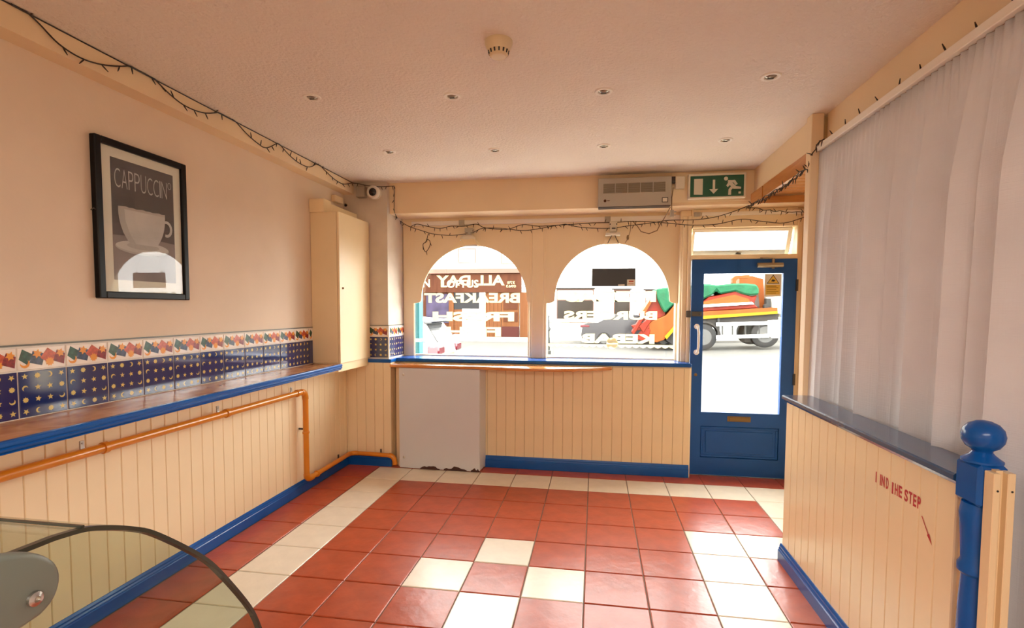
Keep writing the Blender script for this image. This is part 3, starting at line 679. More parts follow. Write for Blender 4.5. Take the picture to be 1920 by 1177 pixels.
MB().tube([(-.345, fy0-.014, 1.975), (-.335, fy0-.009, 1.985), (-.335, fy0, 1.98)], .003, 6).build('hook', m_dsteel, pf)

# ------------------------------------------------------------------ window counter and grey cabinet
wc = thing('window_counter', (1.1, .05, .962), 'orange laminate counter with curved front edge under the window sill', 'counter')
ol = [(.112, .205), (.112, -.012), (.95, -.020), (1.15, -.052), (1.35, -.076), (1.55, -.082), (1.70, -.068), (1.84, -.032), (1.98, .038), (2.10, .108), (2.178, .158), (2.178, .176), (.2, .176)]
MB().prism(ol, 'z', .960, .988).build('counter_top', m_counter, wc, bevel=.005, seg=2, smooth=True)
gc = thing('meter_cabinet', (.59, .09, 0), 'grey metal floor cabinet with rust along its foot under the orange counter', 'cabinet')
MB().prism([(.203, .012), (.985, .006), (1.0, .172), (.203, .172)], 'z', .012, .958).build('cabinet_body', m_cab, gc, bevel=.003)
dd = MB().prism([(.203, -.008), (.984, -.014), (.985, .0045), (.203, .010)], 'z', .006, .957).build('cabinet_door', m_cab, gc, bevel=.003)
for z in (.893, .108): MB().lathe([(.012, 0), (.012, -.004), (.006, -.006)], (.249, -.008, z), 'y', 12).build('lock', m_steel, dd)
for x0, x1, s in ((.41, .60, 1), (.64, .86, 2), (.90, .985, 3)):
    rr = random.Random(s); n = 9; top = [(x0+(x1-x0)*k/n, .012+rr.uniform(.008, .038)*math.sin(pi*(k+.3)/(n+.6))) for k in range(n+1)]
    yy = lambda x: -.008-.006*(x-.203)/.78
    MB().prism([(x0, .004)]+top+[(x1, .004)], 'y', -.0165, -.0145).build('rust_patch', m_rust, dd)
MB().box(.135, .165, .09, .17, 0, .955).box(.17, .19, .05, .17, 0, .955).build('side_batten', m_cream2, gc)

# ------------------------------------------------------------------ curved glass display case at the near left
DXE, DXL = 1.30, .15
prof = [(-4.42, 1.205), (-4.25, 1.205), (-4.10, 1.203), (-4.02, 1.201), (-3.985, 1.199), (-3.938, 1.190), (-3.877, 1.163), (-3.828, 1.131), (-3.736, 1.049), (-3.682, .985), (-3.606, .875), (-3.573, .805), (-3.56, .76), (-3.555, .64)]
def cr(P, n=5):
    Q = [P[0]]+P+[P[-1]]; out = []
    for i in range(1, len(Q)-2):
        for k in range(n):
            t = k/n; out.append(tuple(.5*(2*Q[i][j]+(Q[i+1][j]-Q[i-1][j])*t+(2*Q[i-1][j]-5*Q[i][j]+4*Q[i+1][j]-Q[i+2][j])*t*t+(3*Q[i][j]-Q[i-1][j]-3*Q[i+1][j]+Q[i+2][j])*t**3) for j in (0, 1)))
    return out+[P[-1]]
prof = cr(prof)
dc = thing('display_case', (.5, -4.0, 0), 'curved glass display counter with grey end bracket in the near left corner', 'display case')
def outward(prof, t):
    out = []
    for i, p in enumerate(prof):
        a, b = prof[max(i-1, 0)], prof[min(i+1, len(prof)-1)]; dx, dz = b[0]-a[0], b[1]-a[1]; l = math.hypot(dx, dz)
        out.append((p[0]-dz/l*t, p[1]+dx/l*t))
    return out
inner = outward(prof, -.006)
mb = MB(); n = len(prof)
vs = [(x, p[0], p[1]) for x in (DXL, DXE-.009) for p in prof]+[(x, p[0], p[1]) for x in (DXL, DXE-.009) for p in inner]
fs = [(i, i+1, n+i+1, n+i) for i in range(n-1)]+[(2*n+i, 2*n+i+1, 3*n+i+1, 3*n+i) for i in range(n-1)]
mb.mat(0).add(vs, fs)
mb.mat(1).add(vs, [(n+i, n+i+1, 3*n+i+1, 3*n+i) for i in range(n-1)])
mb.build('curved_glass', [m_counterglass, m_gedge], dc, smooth=True)
pane = [(y, z) for y, z in outward(prof, -.001)]+[(-4.42, .64)]
MB().prism(pane, 'x', DXE-.008, DXE).build('end_pane', m_counterglass, dc)
o2 = outward(prof, .001); rim = MB()
rim.add([(DXE-.0085, *p) for p in o2]+[(DXE+.0005, *p) for p in o2]+[(DXE-.0085, *p) for p in outward(prof, -.0075)]+[(DXE+.0005, *p) for p in outward(prof, -.0055)],
        [f for i in range(n-1) for f in ((i, i+1, n+i+1, n+i), (n+i, n+i+1, 3*n+i+1, 3*n+i), (2*n+i, 2*n+i+1, 3*n+i+1, 3*n+i), (i, i+1, 2*n+i+1, 2*n+i))])
rim.build('edge_strip', m_gedge, dc, smooth=True)
MB().box(DXL, DXE-.002, -3.9575, -3.953, 1.1955, 1.1985).build('silhouette_strip', m_gedge, dc)  # dark strip added to draw the silhouette line of the curved glass
bro = [(-4.25, 1.245), (-4.10, 1.219), (-4.06, 1.210), (-4.035, 1.198), (-4.015, 1.178), (-4.008, 1.155), (-4.014, 1.132), (-4.03, 1.118), (-4.06, 1.112), (-4.25, 1.085)]
bro = cr(bro, 4)
br = MB().prism(bro, 'x', DXE+.001, DXE+.024).build('bracket', m_bracket, dc, bevel=.007, seg=3, smooth=True)
MB().lathe([(.0095, 0), (.009, .004), (.004, .006), (.0038, .003)], (DXE+.024, -4.043, 1.143), 'x', 14).build('screw', m_steel, br, smooth=True)
MB().box(DXL, DXE, -4.45, -3.68, .63, .66).box(DXL+.02, DXE-.02, -4.43, -3.72, 0, .63).build('base_unit', m_white, dc, bevel=.004)

# ------------------------------------------------------------------ things on the front beam
FY = FBY
ht = thing('fan_heater', (2.34, FY, 2.4), 'grey metal wall fan heater with louvred grille on the front beam', 'heater')
HX0, HX1, HZ0, HZ1, HY = 2.035, 2.650, 2.402, 2.645, -.005
MB().box(HX0, HX1, HY, FY, HZ0, HZ1).build('casing', m_heat, ht, bevel=.004)
gx, gz = (2.075, 2.603), (2.515, 2.598)
MB().box(gx[0], gx[1], HY-.0005, HY+.002, gz[0], gz[1]).build('grille_recess', m_louver, ht)
for k in range(9):
    z = gz[0]+.006+k*.009
    MB().prism([(HY-.001, z), (HY-.006, z-.002), (HY-.006, z-.0005), (HY-.001, z+.002)], 'x', gx[0], gx[1]).build('slat', m_heat, ht)
for k in range(6): 
    x = gx[0]+(gx[1]-gx[0])*k/5; MB().box(x-.004, x+.004, HY-.007, HY, gz[0]-.003, gz[1]+.003).build('grille_bar', m_heat, ht)
MB().mat(0).box(2.572, 2.622, HY-.002, HY, 2.425, 2.466).mat(1).box(2.578, 2.616, HY-.004, HY-.002, 2.43, 2.461).build('control_plate', [m_blackp, m_plastic], ht)
MB().prism([(HX0+.004, HY+.004), (HX1-.004, HY+.004), (HX1-.004, FY-.01), (HX0+.004, FY-.01)], 'z', HZ0-.004, HZ0-.0005).build('outlet', m_blackp, ht)
MB().lathe([(.012, 0), (.012, -.0012)], (2.095, HY, 2.452), 'y', 14).box(2.112, 2.135, HY-.0012, HY, 2.449, 2.455).build('badge', m_shoporange, ht)
sp = thing('switched_spur', (2.73, FY, 2.56), 'white switch box between the fan heater and the exit sign', 'switch')
MB().box(2.69, 2.768, FY-.055, FY, 2.553, 2.655).build('cover', m_plastic, sp, bevel=.004)
MB().box(2.655, 2.69, FY-.05, FY, 2.60, 2.655).build('gland', m_blackp, sp)
es = thing('exit_sign', (3.03, FY, 2.45), 'green and white running man fire exit sign above the door', 'sign')
EX0, EX1, EZ0, EZ1 = 2.795, 3.262, 2.458, 2.668
MB().box(EX0, EX1, FY-.06, FY-.012, EZ0, EZ1).build('sign_box', m_plastic, es, bevel=.003)
ef = FY-.0605; ez = FY-.0625
gx0_, gx1_, gz0_, gz1_ = EX0+.016, EX1-.018, EZ0+.014, EZ1-.020
MB().box(gx0_, gx1_, ef-.001, ef+.001, gz0_, gz1_).build('sign_face', m_green, es)
def E2(u, v): return (gx0_+u*(gx1_-gx0_), ez, gz0_+v*(gz1_-gz0_))
sy = MB()
def poly(*p): sy.flat([Vector(E2(u, v))-Vector((0, .00025*(len(sy.f)+1), 0)) for u, v in p])
poly((.07, .12), (.235, .10), (.235, .86), (.07, .86))
poly((.42, .36), (.465, .36), (.465, .80), (.42, .80)); poly((.355, .36), (.44, .13), (.525, .36))
poly(*[(.665+.038*math.cos(t*pi/8), .83+.095*math.sin(t*pi/8)) for t in range(16)])
poly((.695, .76), (.82, .74), (.80, .64), (.73, .62)); poly((.73, .74), (.83, .76), (.885, .56), (.845, .50), (.80, .64), (.73, .66))
poly((.69, .68), (.75, .72), (.86, .44), (.79, .36)); poly((.80, .48), (.945, .42), (.945, .33), (.80, .34)); poly((.76, .46), (.80, .38), (.765, .28), (.765, .06), (.71, .06), (.715, .32))
poly((.70, .62), (.755, .56), (.70, .42), (.67, .50)); poly((.90, .10), (.945, .10), (.945, .20), (.90, .20))
sy.build('pictogram', m_pale, es, kind='stuff')
MB().box(2.665, 3.34, FY-.012, FY, 2.44, 2.69).build('trim_17', m_cream, kind='structure', label='cream backing board behind the exit sign')
# CCTV camera and grey box on the pillar
cc = thing('cctv_camera', (-.045, .05, 2.57), 'white round security camera with black lens at top of the pillar', 'camera')
c0 = at(703, 362, y=.02)
MB().lathe([(.052, 0), (.052, -.018), (.045, -.022)], (c0.x, .05, c0.z), 'y', 24).build('mount_ring', m_plastic, cc, smooth=True)
MB().lathe([(.042, 0), (.060, -.03), (.062, -.055), (.050, -.066), (.048, -.060)], (c0.x, .03, c0.z), 'y', 28).build('housing', M('camera_white', L(.7, .68, .62), .3), cc, smooth=True)
MB().lathe([(.036, 0), (.036, -.004), (.024, -.012), (.004, -.016)], (c0.x, -.030, c0.z), 'y', 24).build('lens', m_lens, cc, smooth=True)
jb = MB().box(-.205, -.118, -.01, .05, 2.555, 2.655).build('junction_box', M('junction_grey', L(.34, .30, .24), .5), bevel=.004)
tag(jb, 'grey square junction box beside the white security camera', 'box')
# white cable trunking above the windows
tk = thing('cable_trunking', (2, .40, 2.34), 'white plastic cable trunking running above windows and transom', 'trunking')
for x0, x1 in ((.19, .68), (.735, 2.10), (2.15, 2.84)): MB().box(x0, x1, .392, .4155, 2.345, 2.385).build('lid', m_white, tk, bevel=.002)
MB().box(2.955, 3.80, .276, .2995, 2.352, 2.384).build('lid', m_white, tk, bevel=.002)
MB().box(2.89, 2.945, .272, .2995, 2.35, 2.386).build('coupler', m_heat, tk, bevel=.002)
for x0 in (.68, 2.10): MB().box(x0, x0+.055, .387, .4155, 2.338, 2.388).build('coupler', m_heat, tk, bevel=.002)
# window spotlights
s1 = thing('spotlight', (.80, .36, 2.2), 'pale square spotlight on a bracket at the crown of the left arch', 'spotlight', 'spotlights over the window arches')
MB().box(.755, .83, .33, .42, 2.26, 2.30).tube([(.79, .36, 2.28), (.79, .35, 2.18)], .026, 12).build('stem', m_heat, s1)
MB().lathe([(.078, 0), (.072, .03), (.045, .05)], (.785, .34, 2.182), 'z', 20).build('lamp_holder', m_plastic, s1, smooth=True)
MB().prism([(.722, 2.19), (.865, 2.187), (.895, 2.128), (.77, 2.124)], 'y', .27, .40).build('lamp_head', m_cup, s1, bevel=.005)
MB().box(.765, .892, .275, .395, 2.1195, 2.124).build('lens', m_steel, s1)
s2 = thing('spotlight', (2.175, .36, 2.2), 'pale spotlight with flat plate and wire legs at the right arch crown', 'spotlight', 'spotlights over the window arches')
MB().box(2.145, 2.215, .34, .42, 2.285, 2.335).box(2.15, 2.21, .33, .40, 2.235, 2.285).build('stem', m_plastic, s2, bevel=.004)
for x0, x1, z in ((2.145, 2.155, 2.30), (2.165, 2.20, 2.262), (2.205, 2.215, 2.30)): MB().box(x0, x1, .325, .33, z, z+.01).build('terminal', m_blackp, s2)
MB().box(2.108, 2.243, .29, .40, 2.20, 2.212).box(2.11, 2.241, .285, .405, 2.212, 2.222).build('plate', m_plastic, s2)
MB().tube([(2.165, .33, 2.20), (2.13, .33, 2.13)], .004, 6).tube([(2.195, .33, 2.20), (2.228, .33, 2.13)], .004, 6).build('wire_leg', m_dsteel, s2)
MB().prism([(2.10, 2.165), (2.236, 2.165), (2.236, 2.128), (2.10, 2.126)], 'y', .36, .405).build('lamp_head', m_cream, s2, bevel=.003)
# hanging sign seen from behind
hs = thing('hanging_sign', (2.19, .41, 1.73), 'black hanging sign board in the right arched window', 'sign')
b0 = at(1110, 503.5, y=.41); b1 = at(1191.5, 536.5, y=.41)
MB().box(b0.x, b1.x, .405, .417, b1.z, b0.z).build('board', m_blackp, hs, bevel=.003)
for u in (1119, 1182): p = at(u, 502, y=.411); MB().tube([p+Vector((-.012, 0, -.004)), p+Vector((0, 0, .008)), p+Vector((.012, 0, -.004))], .004, 6).build('hook', m_blackp, hs)
q = at(1183, 530, y=.404); MB().mat(0).box(q.x-.036, q.x+.036, .4035, .405, q.z-.031, q.z+.031).mat(1).box(q.x-.024, q.x+.024, .4025, .4035, q.z-.012, q.z-.006).box(q.x-.02, q.x+.024, .4025, .4035, q.z+.006, q.z+.02).build('label_sticker', [m_sticker, m_tcoral], hs)
q = at(1165, 534.5, y=.404); MB().box(q.x-.03, q.x+.03, .4035, .405, q.z-.008, q.z+.008).build('label_sticker', m_plastic, hs)
for u in (1119, 1182): p = at(u, 500, y=.411); MB().tube([p, Vector((p.x+(.10 if u < 1150 else -.1)*.4, .411, 2.125))], .0012, 5).build('cord', m_plastic, hs)
# plug, flex and cables
pg = thing('power_cable', (2.66, .1, 2.3), 'brown flex with small connector hanging from heater and looping over right window', 'cable')
MB().box(2.655, 2.685, FY-.035, FY-.012, 2.315, 2.375).box(2.685, 2.705, FY-.03, FY-.018, 2.355, 2.362).box(2.685, 2.705, FY-.03, FY-.018, 2.328, 2.335).build('connector', m_heat, pg, bevel=.002)
MB().tube([(2.672, FY-.06, 2.56), (2.666, FY-.02, 2.48), (2.668, FY-.02, 2.375)], .004, 6).build('flex', m_cable, pg)
yy = .38
lp = [at(1257, 388, y=.05), at(1249, 403, y=.15), at(1243, 413, y=.36)]+[at(u, v, y=yy) for u, v in ((1238, 420), (1232, 432), (1217, 438), (1202, 434), (1196, 425), (1186, 414))]
MB().tube(lp, .004, 6).build('flex', m_cable, pg)
MB().tube([at(u, v, y=yy) for u, v in ((1183, 414), (1182, 432), (1179, 441), (1177, 448), (1172, 455))], .003, 6).lathe([(.008, -.02), (.011, 0), (.006, .02)], at(1177, 445, y=yy), 'z', 8).build('flex', m_cable, pg)

# ------------------------------------------------------------------ ceiling fittings
def downlight(u, v, label):
    p = at(u, v, z=ZC); t = thing('downlight', p, label, 'downlight', 'recessed ceiling downlights')
    MB().lathe([(.030, -.001), (.033, -.006), (.046, -.006), (.050, -.0015), (.050, .0)], p, 'z', 24).build('trim_ring', m_white, t, smooth=True)
    MB().lathe([(.0005, -.010), (.016, -.009), (.026, -.004), (.029, -.0015)], p, 'z', 20).build('lamp', M('lamp_glass', L(.30, .27, .22), .12, .6) if 'lamp_glass' not in bpy.data.materials else bpy.data.materials['lamp_glass'], t, smooth=True)
    MB().box(p.x-.014, p.x+.014, p.y-.003, p.y+.003, p.z-.014, p.z-.009).build('lamp_clip', m_dsteel, t)
n1 = ['leftmost', 'second from left', 'third from left', 'rightmost']
for k, (u, v) in enumerate(((585, 182), (848, 180), (1132, 171), (1445, 143))): downlight(u, v, 'ceiling downlight, %s of the row nearer the smoke detector' % n1[k])
for k, (u, v) in enumerate(((730, 284), (928, 281), (1132, 273), (1360, 262))): downlight(u, v, 'ceiling downlight, %s of the row nearer the front windows' % n1[k])
sp_ = at(935, 78, z=ZC)
sd = thing('smoke_detector', sp_, 'ivory round smoke detector on the textured ceiling', 'smoke detector')
MB().lathe([(.062, 0), (.062, -.012), (.054, -.030), (.048, -.044)], sp_, 'z', 32).build('base', m_ivory, sd, smooth=True)
MB().lathe([(.046, -.043), (.042, -.058), (.034, -.066), (.030, -.067), (.001, -.068)], sp_, 'z', 32).build('sensor_cap', m_ivory, sd, smooth=True)
for k in range(14):
    a = 2*pi*k/14; c_, s_ = math.cos(a), math.sin(a)
    def rp(r, z, dt): return (sp_.x+r*math.cos(a+dt), sp_.y+r*math.sin(a+dt), sp_.z+z)
    MB().add([rp(.0485, -.044, -.08), rp(.0485, -.044, .08), rp(.0430, -.0585, .08), rp(.0430, -.0585, -.08), rp(.044, -.044, -.08), rp(.044, -.044, .08), rp(.040, -.057, .08), rp(.040, -.057, -.08)],
             [(0, 1, 2, 3), (7, 6, 5, 4), (0, 4, 5, 1), (1, 5, 6, 2), (2, 6, 7, 3), (3, 7, 4, 0)]).build('vent_slot', m_blackp, sd)

# ------------------------------------------------------------------ fairy lights
def smoothpath(pts, n=5):
    out = []; P = [pts[0]]+pts+[pts[-1]]
    for i in range(1, len(P)-2):
        for k in range(n):
            t = k/n; a, b, c_, d_ = P[i-1], P[i], P[i+1], P[i+2]
            out.append(.5*((2*b)+(c_-a)*t+(2*a-5*b+4*c_-d_)*t*t+(3*b-a-3*c_+d_)*t**3))
    return out+[pts[-1]]
def fairy(label, runs, normal, step=.055, jit=.0, up=False):
    """runs: wires as lists of points; bulbs stand off every wire"""
    f = thing('fairy_lights', runs[0][0], label, 'fairy lights', 'strings of fairy lights')
    bulbs = MB(); rr = random.Random(len(label)); N = Vector(normal)
    for r in runs:
        p = smoothpath([Vector(q) for q in r])
        for q in p: q.z = min(q.z, ZC-.005)
        if jit: p = [q+Vector((rr.uniform(-jit, jit), rr.uniform(-jit, jit), rr.uniform(-jit, jit))) for q in p]
        MB().tube(p, .0034, 5).build('wire', m_wire, f)
        acc = 0
        for a, b in zip(p, p[1:]):
            acc += (b-a).length
            if acc > step:
                acc = rr.uniform(-.02, .01); t = (b-a).normalized()
                dv = (Vector((rr.uniform(-.5, .5), rr.uniform(-.5, .5), (-1 if rr.random() < .8 else .8) if not up else 1))+N*rr.uniform(.1, .6)).normalized(); dv = (dv+t*rr.uniform(-.7, .7)).normalized()
                bulbs.tube([b, b+dv*.016, b+dv*.036], [.0026, .0036, .0018], 5)
    bulbs.build('bulbs', m_wire, f, kind='stuff')
PXS = -.246
fairy('dark fairy lights swagged along the beam above the framed poster', [[at(u, v, x=PXS) for u, v in ((20, -8), (45, 17), (75, 46), (110, 82), (150, 108), (190, 121), (232, 124), (262, 119))],
      [at(u, v, x=PXS) for u, v in ((262, 119), (290, 148), (320, 178), (350, 200), (385, 212), (420, 209))], [at(u, v, x=PXS) for u, v in ((420, 209), (440, 226), (462, 250), (485, 270), (500, 277), (522, 267))],
      [at(u, v, x=PXS) for u, v in ((522, 267), (540, 288), (560, 305), (580, 313), (596, 305))], [at(u, v, x=PXS) for u, v in ((596, 305), (612, 322), (630, 338), (645, 345), (662, 342))]], (1, 0, 0), .062)
MB().tube([Vector((-.2535, -3.3+.1*k, ZC-.004)) for k in range(34)], .003, 5).build('lead', m_wire, [o for o in COL.objects if o.name.startswith('fairy_lights')][0])
fairy('dark fairy lights dropping from the pillar and tangled across the window heads', [[at(u, v, y=.035) for u, v in ((662, 342), (690, 348), (715, 350), (736, 349))]+[at(u, v, y=.09) for u, v in ((739, 352), (739, 380), (740, 398))]+
      [at(u, v, y=.36) for u, v in ((748, 412), (766, 424), (790, 432), (815, 439), (850, 441), (885, 436), (905, 428), (940, 428), (985, 432), (1035, 424), (1060, 420))],
      [at(u, v, y=.365) for u, v in ((770, 425), (782, 420), (800, 424), (825, 428), (845, 424), (870, 424), (893, 420), (910, 427), (950, 430), (980, 421), (1010, 424), (1045, 422))],
      [at(u, v, y=.36) for u, v in ((1060, 420), (1090, 426), (1140, 428), (1180, 423), (1220, 418))]+[at(u, v, y=.262) for u, v in ((1255, 413), (1300, 412), (1335, 408))]+[at(1365, 400, y=.16), at(1398, 388, y=.09)],
      [at(u, v, y=.366) for u, v in ((1045, 422), (1080, 420), (1110, 418), (1150, 417), (1185, 415), (1225, 416))]+[at(u, v, y=.262) for u, v in ((1260, 419), (1300, 422), (1345, 420), (1390, 411), (1430, 415), (1470, 418), (1508, 407))],
      [at(u, v, y=.36) for u, v in ((803, 438), (799, 452), (793, 459), (798, 472), (806, 461), (806, 452), (801, 448))]], (0, -1, 0), .05)
fairy('dark fairy lights bunched along the orange board above the door', [[at(u, v, x=3.308) for u, v in ((1398, 388), (1420, 380), (1445, 366), (1465, 352), (1485, 338), (1503, 325), (1516, 313))],
      [at(u, v, x=3.304) for u, v in ((1402, 386), (1425, 374), (1450, 358), (1475, 347), (1490, 330), (1514, 316))],
      [at(u, v, y=.09) for u, v in ((1400, 388), (1420, 391), (1450, 395), (1480, 397), (1512, 397))],
      [at(u, v, x=3.31) for u, v in ((1516, 313), (1521, 296), (1532, 270), (1545, 262))]], (-1, 0, 0), .022, .006)
fairy('dark fairy lights lying on top of the white curtain rail', [[Vector((3.358, y, 2.513)) for y in (-1.18, -1.21, -1.25, -1.4, -1.8, -2.2, -2.6, -2.9, -3.4)], [Vector((3.352, y, 2.514)) for y in (-1.19, -1.20, -1.22, -1.24)]], (-1, 0, 0), .13, .003, True)

# ------------------------------------------------------------------ the street outside
GZ = -.12
gm = MB(); xs = [-40, -10, 5, 12, 40]; zs = [GZ, GZ, GZ, GZ+.22, GZ+1.2]
gm.add([(x, 2.6, z) for x, z in zip(xs, zs)]+[(x, 20.5, z) for x, z in zip(xs, zs)], [(i, i+1, 6+i, 5+i) for i in range(4)])
road = gm.build('road', m_road, kind='structure', label='pale street outside the shop')
MB().box(-40, 40, .62, 2.6, -.3, -.02).build('pavement', m_pave, kind='structure', label='pale pavement outside the shop')
fm = MB(); fm.add([(x, 20.5, z+.10) for x, z in zip(xs, zs)]+[(x, 23.2, z+.12) for x, z in zip(xs, zs)]+[(x, 20.5, z-.05) for x, z in zip(xs, zs)], [(i, i+1, 6+i, 5+i) for i in range(4)]+[(10+i, 11+i, 1+i, i) for i in range(4)])
fm.build('pavement', M('far_paving', L(.13, .125, .115), .85, noise=(3, .1), spec=.1), kind='structure', label='far pavement across the street')
FYY = 23.0
def fbox(mb, u0, v0, u1, v1, d0=0, d1=.1, base=FYY):
    a, b = at(u0, v0, y=base), at(u1, v1, y=base); return mb.box(a.x, b.x, base-d1, base-d0, b.z, a.z)
sb = thing('shop_building', (-5, FYY, 0), 'white rendered building with brown wooden shopfront across the street', 'building')
xr = at(995, 600, y=FYY).x
MB().box(-14, xr, FYY, FYY+6, -.2, 8.5).build('wall', m_facade, sb)
fbox(MB(), 740, 512, 978, 545, 0, .18).build('fascia', m_shopbrown, sb)
fbox(MB(), 740, 506, 980, 512, 0, .30).build('cornice', m_pinkline, sb)
fbox(MB(), 740, 545, 978, 548, 0, .24).build('cornice', m_shopbrown, sb)
fbox(MB(), 740, 548, 847, 640, 0, .08).build('shop_wall', m_shopbrown, sb)
fbox(MB(), 800, 551, 843, 605, .05, .11).build('shop_window', m_shopmauve, sb)
fbox(MB(), 843, 548, 852, 638, 0, .16).build('pilaster', m_shoporange, sb)
fbox(MB(), 852, 548, 901, 586, 0, .10).build('shop_window', m_shopdark, sb)
fbox(MB(), 868, 579, 900, 632, .09, .14).build('blind', m_blind, sb)
fbox(MB(), 850, 580, 868, 626, 0, .12).build('stall_panel', m_shoporange, sb)
fbox(MB(), 900, 548, 911, 634, 0, .16).build('pilaster', m_facade2, sb)
fbox(MB(), 850, 626, 912, 640, 0, .15).build('plinth', m_facade, sb)
for k in range(4): fbox(MB(), 912+k*7.1, 546, 918.6+k*7.1, 639, 0, .14+.01*(k % 2)).build('plank', m_shoporange, sb)
fbox(MB(), 941, 548, 974, 612, 0, .13).build('shop_door', m_shoporange, sb)
for (u0, v0, u1, v1) in ((945, 585, 956, 603), (959, 585, 971, 603), (945, 555, 971, 580)): fbox(MB(), u0, v0, u1, v1, .10, .16).build('door_panel', m_shopbrown, sb)
fbox(MB(), 941, 612, 974, 639, 0, .16).build('kick_panel', m_shopred, sb)
fbox(MB(), 976, 548, 993, 637, 0, .2).build('pilaster', m_shoporange, sb)
for body, u0, u1, v0, v1 in (('N', 793, 806, 524, 538), ('L', 827, 838, 522, 538), ('OFTUS', 838, 897, 525, 539)):
    p, q = at(u0, v0, y=FYY-.2), at(u1, v1, y=FYY-.2); t = text_mb(body, q.x-p.x, p.z-q.z, .012, .02); xf(t, lambda v: Vector((p.x+v.x, FYY-.19+v.y, q.z+v.z))); t.build('lettering', m_gold, sb, label='gold shop name lettering %s' % body)
for (u0, v0, u1, v1) in ((859, 466, 893, 494), (940, 468, 978, 496)):
    fr_ = MB(); fbox(fr_, u0, v0, u1, v1, -.05, .05); f_ = fr_.build('upper_window', m_pinkline, sb)
    fbox(MB(), u0+2.6, v0+2.6, u1-2.6, v1-2.6, .05, .07).build('pane', m_blind, f_); fbox(MB(), u0-2, v1, u1+2, v1+3, 0, .16).build('window_sill', m_facade, sb)
wbd = thing('white_building', (4, FYY, 0), 'white terraced building with dark ground floor windows across the street', 'building')
MB().box(xr+.02, 16, FYY, FYY+6, -.2, 8.5).build('wall', m_facade, wbd)
for (u0, v0, u1, v1) in ((1044, 542, 1113, 598), (1151, 543, 1181, 592), (1210, 544, 1246, 598)):
    f_ = fbox(MB(), u0, v0, u1, v1, -.05, .04).build('window_frame', m_pinkline, wbd)
    fbox(MB(), u0+2, v0+3, u1-2, v0+19, .04, .06).build('pane', m_facade2, f_)
    fbox(MB(), u0+1.5, v0+21, u1-1.5, v1-1, .04, .07).build('pane', m_brownglass, f_)
    fbox(MB(), u0-4, v0-2.2, u1+3, v0, 0, .14).build('lintel', m_brownglass, wbd)
fbox(MB(), 1030, 603, 1290, 606, 0, .12).build('string_course', m_pinkline, wbd)
fbox(MB(), 1030, 606, 1290, 640, 0, .08).build('plinth', m_facade2, wbd)
for u0 in (1000, 1090, 1180, 1260): fbox(MB(), u0, 440, u0+36, 490, 0, .05).build('upper_window', m_blind, wbd)
# bright blue pilaster of this shop's own front
bp_ = MB().box(.02, .157, .70, .82, -.02, 1.155).box(.02, .157, .70, .82, 1.195, 2.6).build('front_pilaster', m_sky_blue); tag(bp_, 'bright blue outer pilaster seen past the left edge of the left window', 'pilaster')
bp_['kind'] = 'structure'
# bollard by the far kerb
b_ = at(1028, 640, y=14)
bo = MB().lathe([(.10, 0), (.10, .12), (.062, .16), (.055, .85), (.085, .88), (.085, .95), (.05, 1.0), (.045, 1.22), (.02, 1.32), (.045, 1.36), (.02, 1.42)], (b_.x, 14, -.12), 'z', 16).build('bollard', m_bollard, smooth=True)
tag(bo, 'grey cast bollard on the street left of the right window', 'bollard')

# vehicles -----------------------------------------------------------
def wheel(parent, x, y0, y1, z, r, rim=m_rim):
    t = MB().lathe([(r*.6, 0), (r*.92, .0), (r, .03), (r, abs(y1-y0)-.03), (r*.92, abs(y1-y0)), (r*.6, abs(y1-y0))], (x, min(y0, y1), z), 'y', 28).build('tyre', m_tyre, parent, smooth=True)
    MB().lathe([(r*.62, -.004), (r*.5, .02), (r*.15, .03), (r*.1, -.01)], (x, min(y0, y1), z), 'y', 20).build('rim', rim, t, smooth=True)
def car_body(parent, prof, y0, y1, tuck, zb, m):
    """side outline lofted across the width: narrower at the ends of the width and above the waist"""
    mb = MB(); st = [(0, .0), (.06, .6), (.16, 1), (.84, 1), (.94, .6), (1, 0)]; vs = []; n = len(prof); zw = zb
    cx = sum(p[0] for p in prof)/n
    for s, k in st:
        for x, z in prof:
            up = max(0, (z-zw)/.55); y = y0+(y1-y0)*s; mid = (y0+y1)/2
            y = mid+(y-mid)*(1-tuck*min(1, up)); xx = cx+(x-cx)*(.975+.025*k); vs.append((xx, y, z))
    fs = [(i*n+k, i*n+(k+1) % n, (i+1)*n+(k+1) % n, (i+1)*n+k) for i in range(len(st)-1) for k in range(n)]+[tuple(range(n)), tuple(range(5*n, 6*n))[::-1]]
    return mb.add(vs, fs).build('body', m, parent, smooth=True)
# white hatchback parked close by: tail to the right, seen from its rear corner
hx, hy = -.98, 5.0; g0 = -.12
wcar = thing('white_car', (hx-1.9, hy+.85, g0), 'white hatchback car parked outside the left window', 'car')
sx = lambda d: hx-d
prof = [(sx(.10), g0+.28), (sx(.0), g0+.42), (sx(.02), g0+.75), (sx(.06), g0+.92), (sx(.38), g0+1.36), (sx(.55), g0+1.43), (sx(1.3), g0+1.50), (sx(2.0), g0+1.42), (sx(2.75), g0+1.0), (sx(3.5), g0+.90), (sx(3.85), g0+.72), (sx(3.9), g0+.35), (sx(3.7), g0+.22), (sx(.4), g0+.22)]
car_body(wcar, prof, hy, hy+1.7, .16, g0+.92, m_carwhite)
def ty(z): return .16*min(1, max(0, (z-(g0+.92))/.55))*.85
MB().flat([(sx(.085)+.02, hy+.20, g0+.97), (sx(.085)+.02, hy+1.50, g0+.97), (sx(.36)+.02, hy+1.38, g0+1.33), (sx(.36)+.02, hy+.32, g0+1.33)]).build('rear_window', m_rearglass, wcar)
MB().box(sx(.55), sx(.14), hy+.18, hy+1.52, g0+1.38, g0+1.42).build('spoiler', m_carwhite, wcar, bevel=.015)
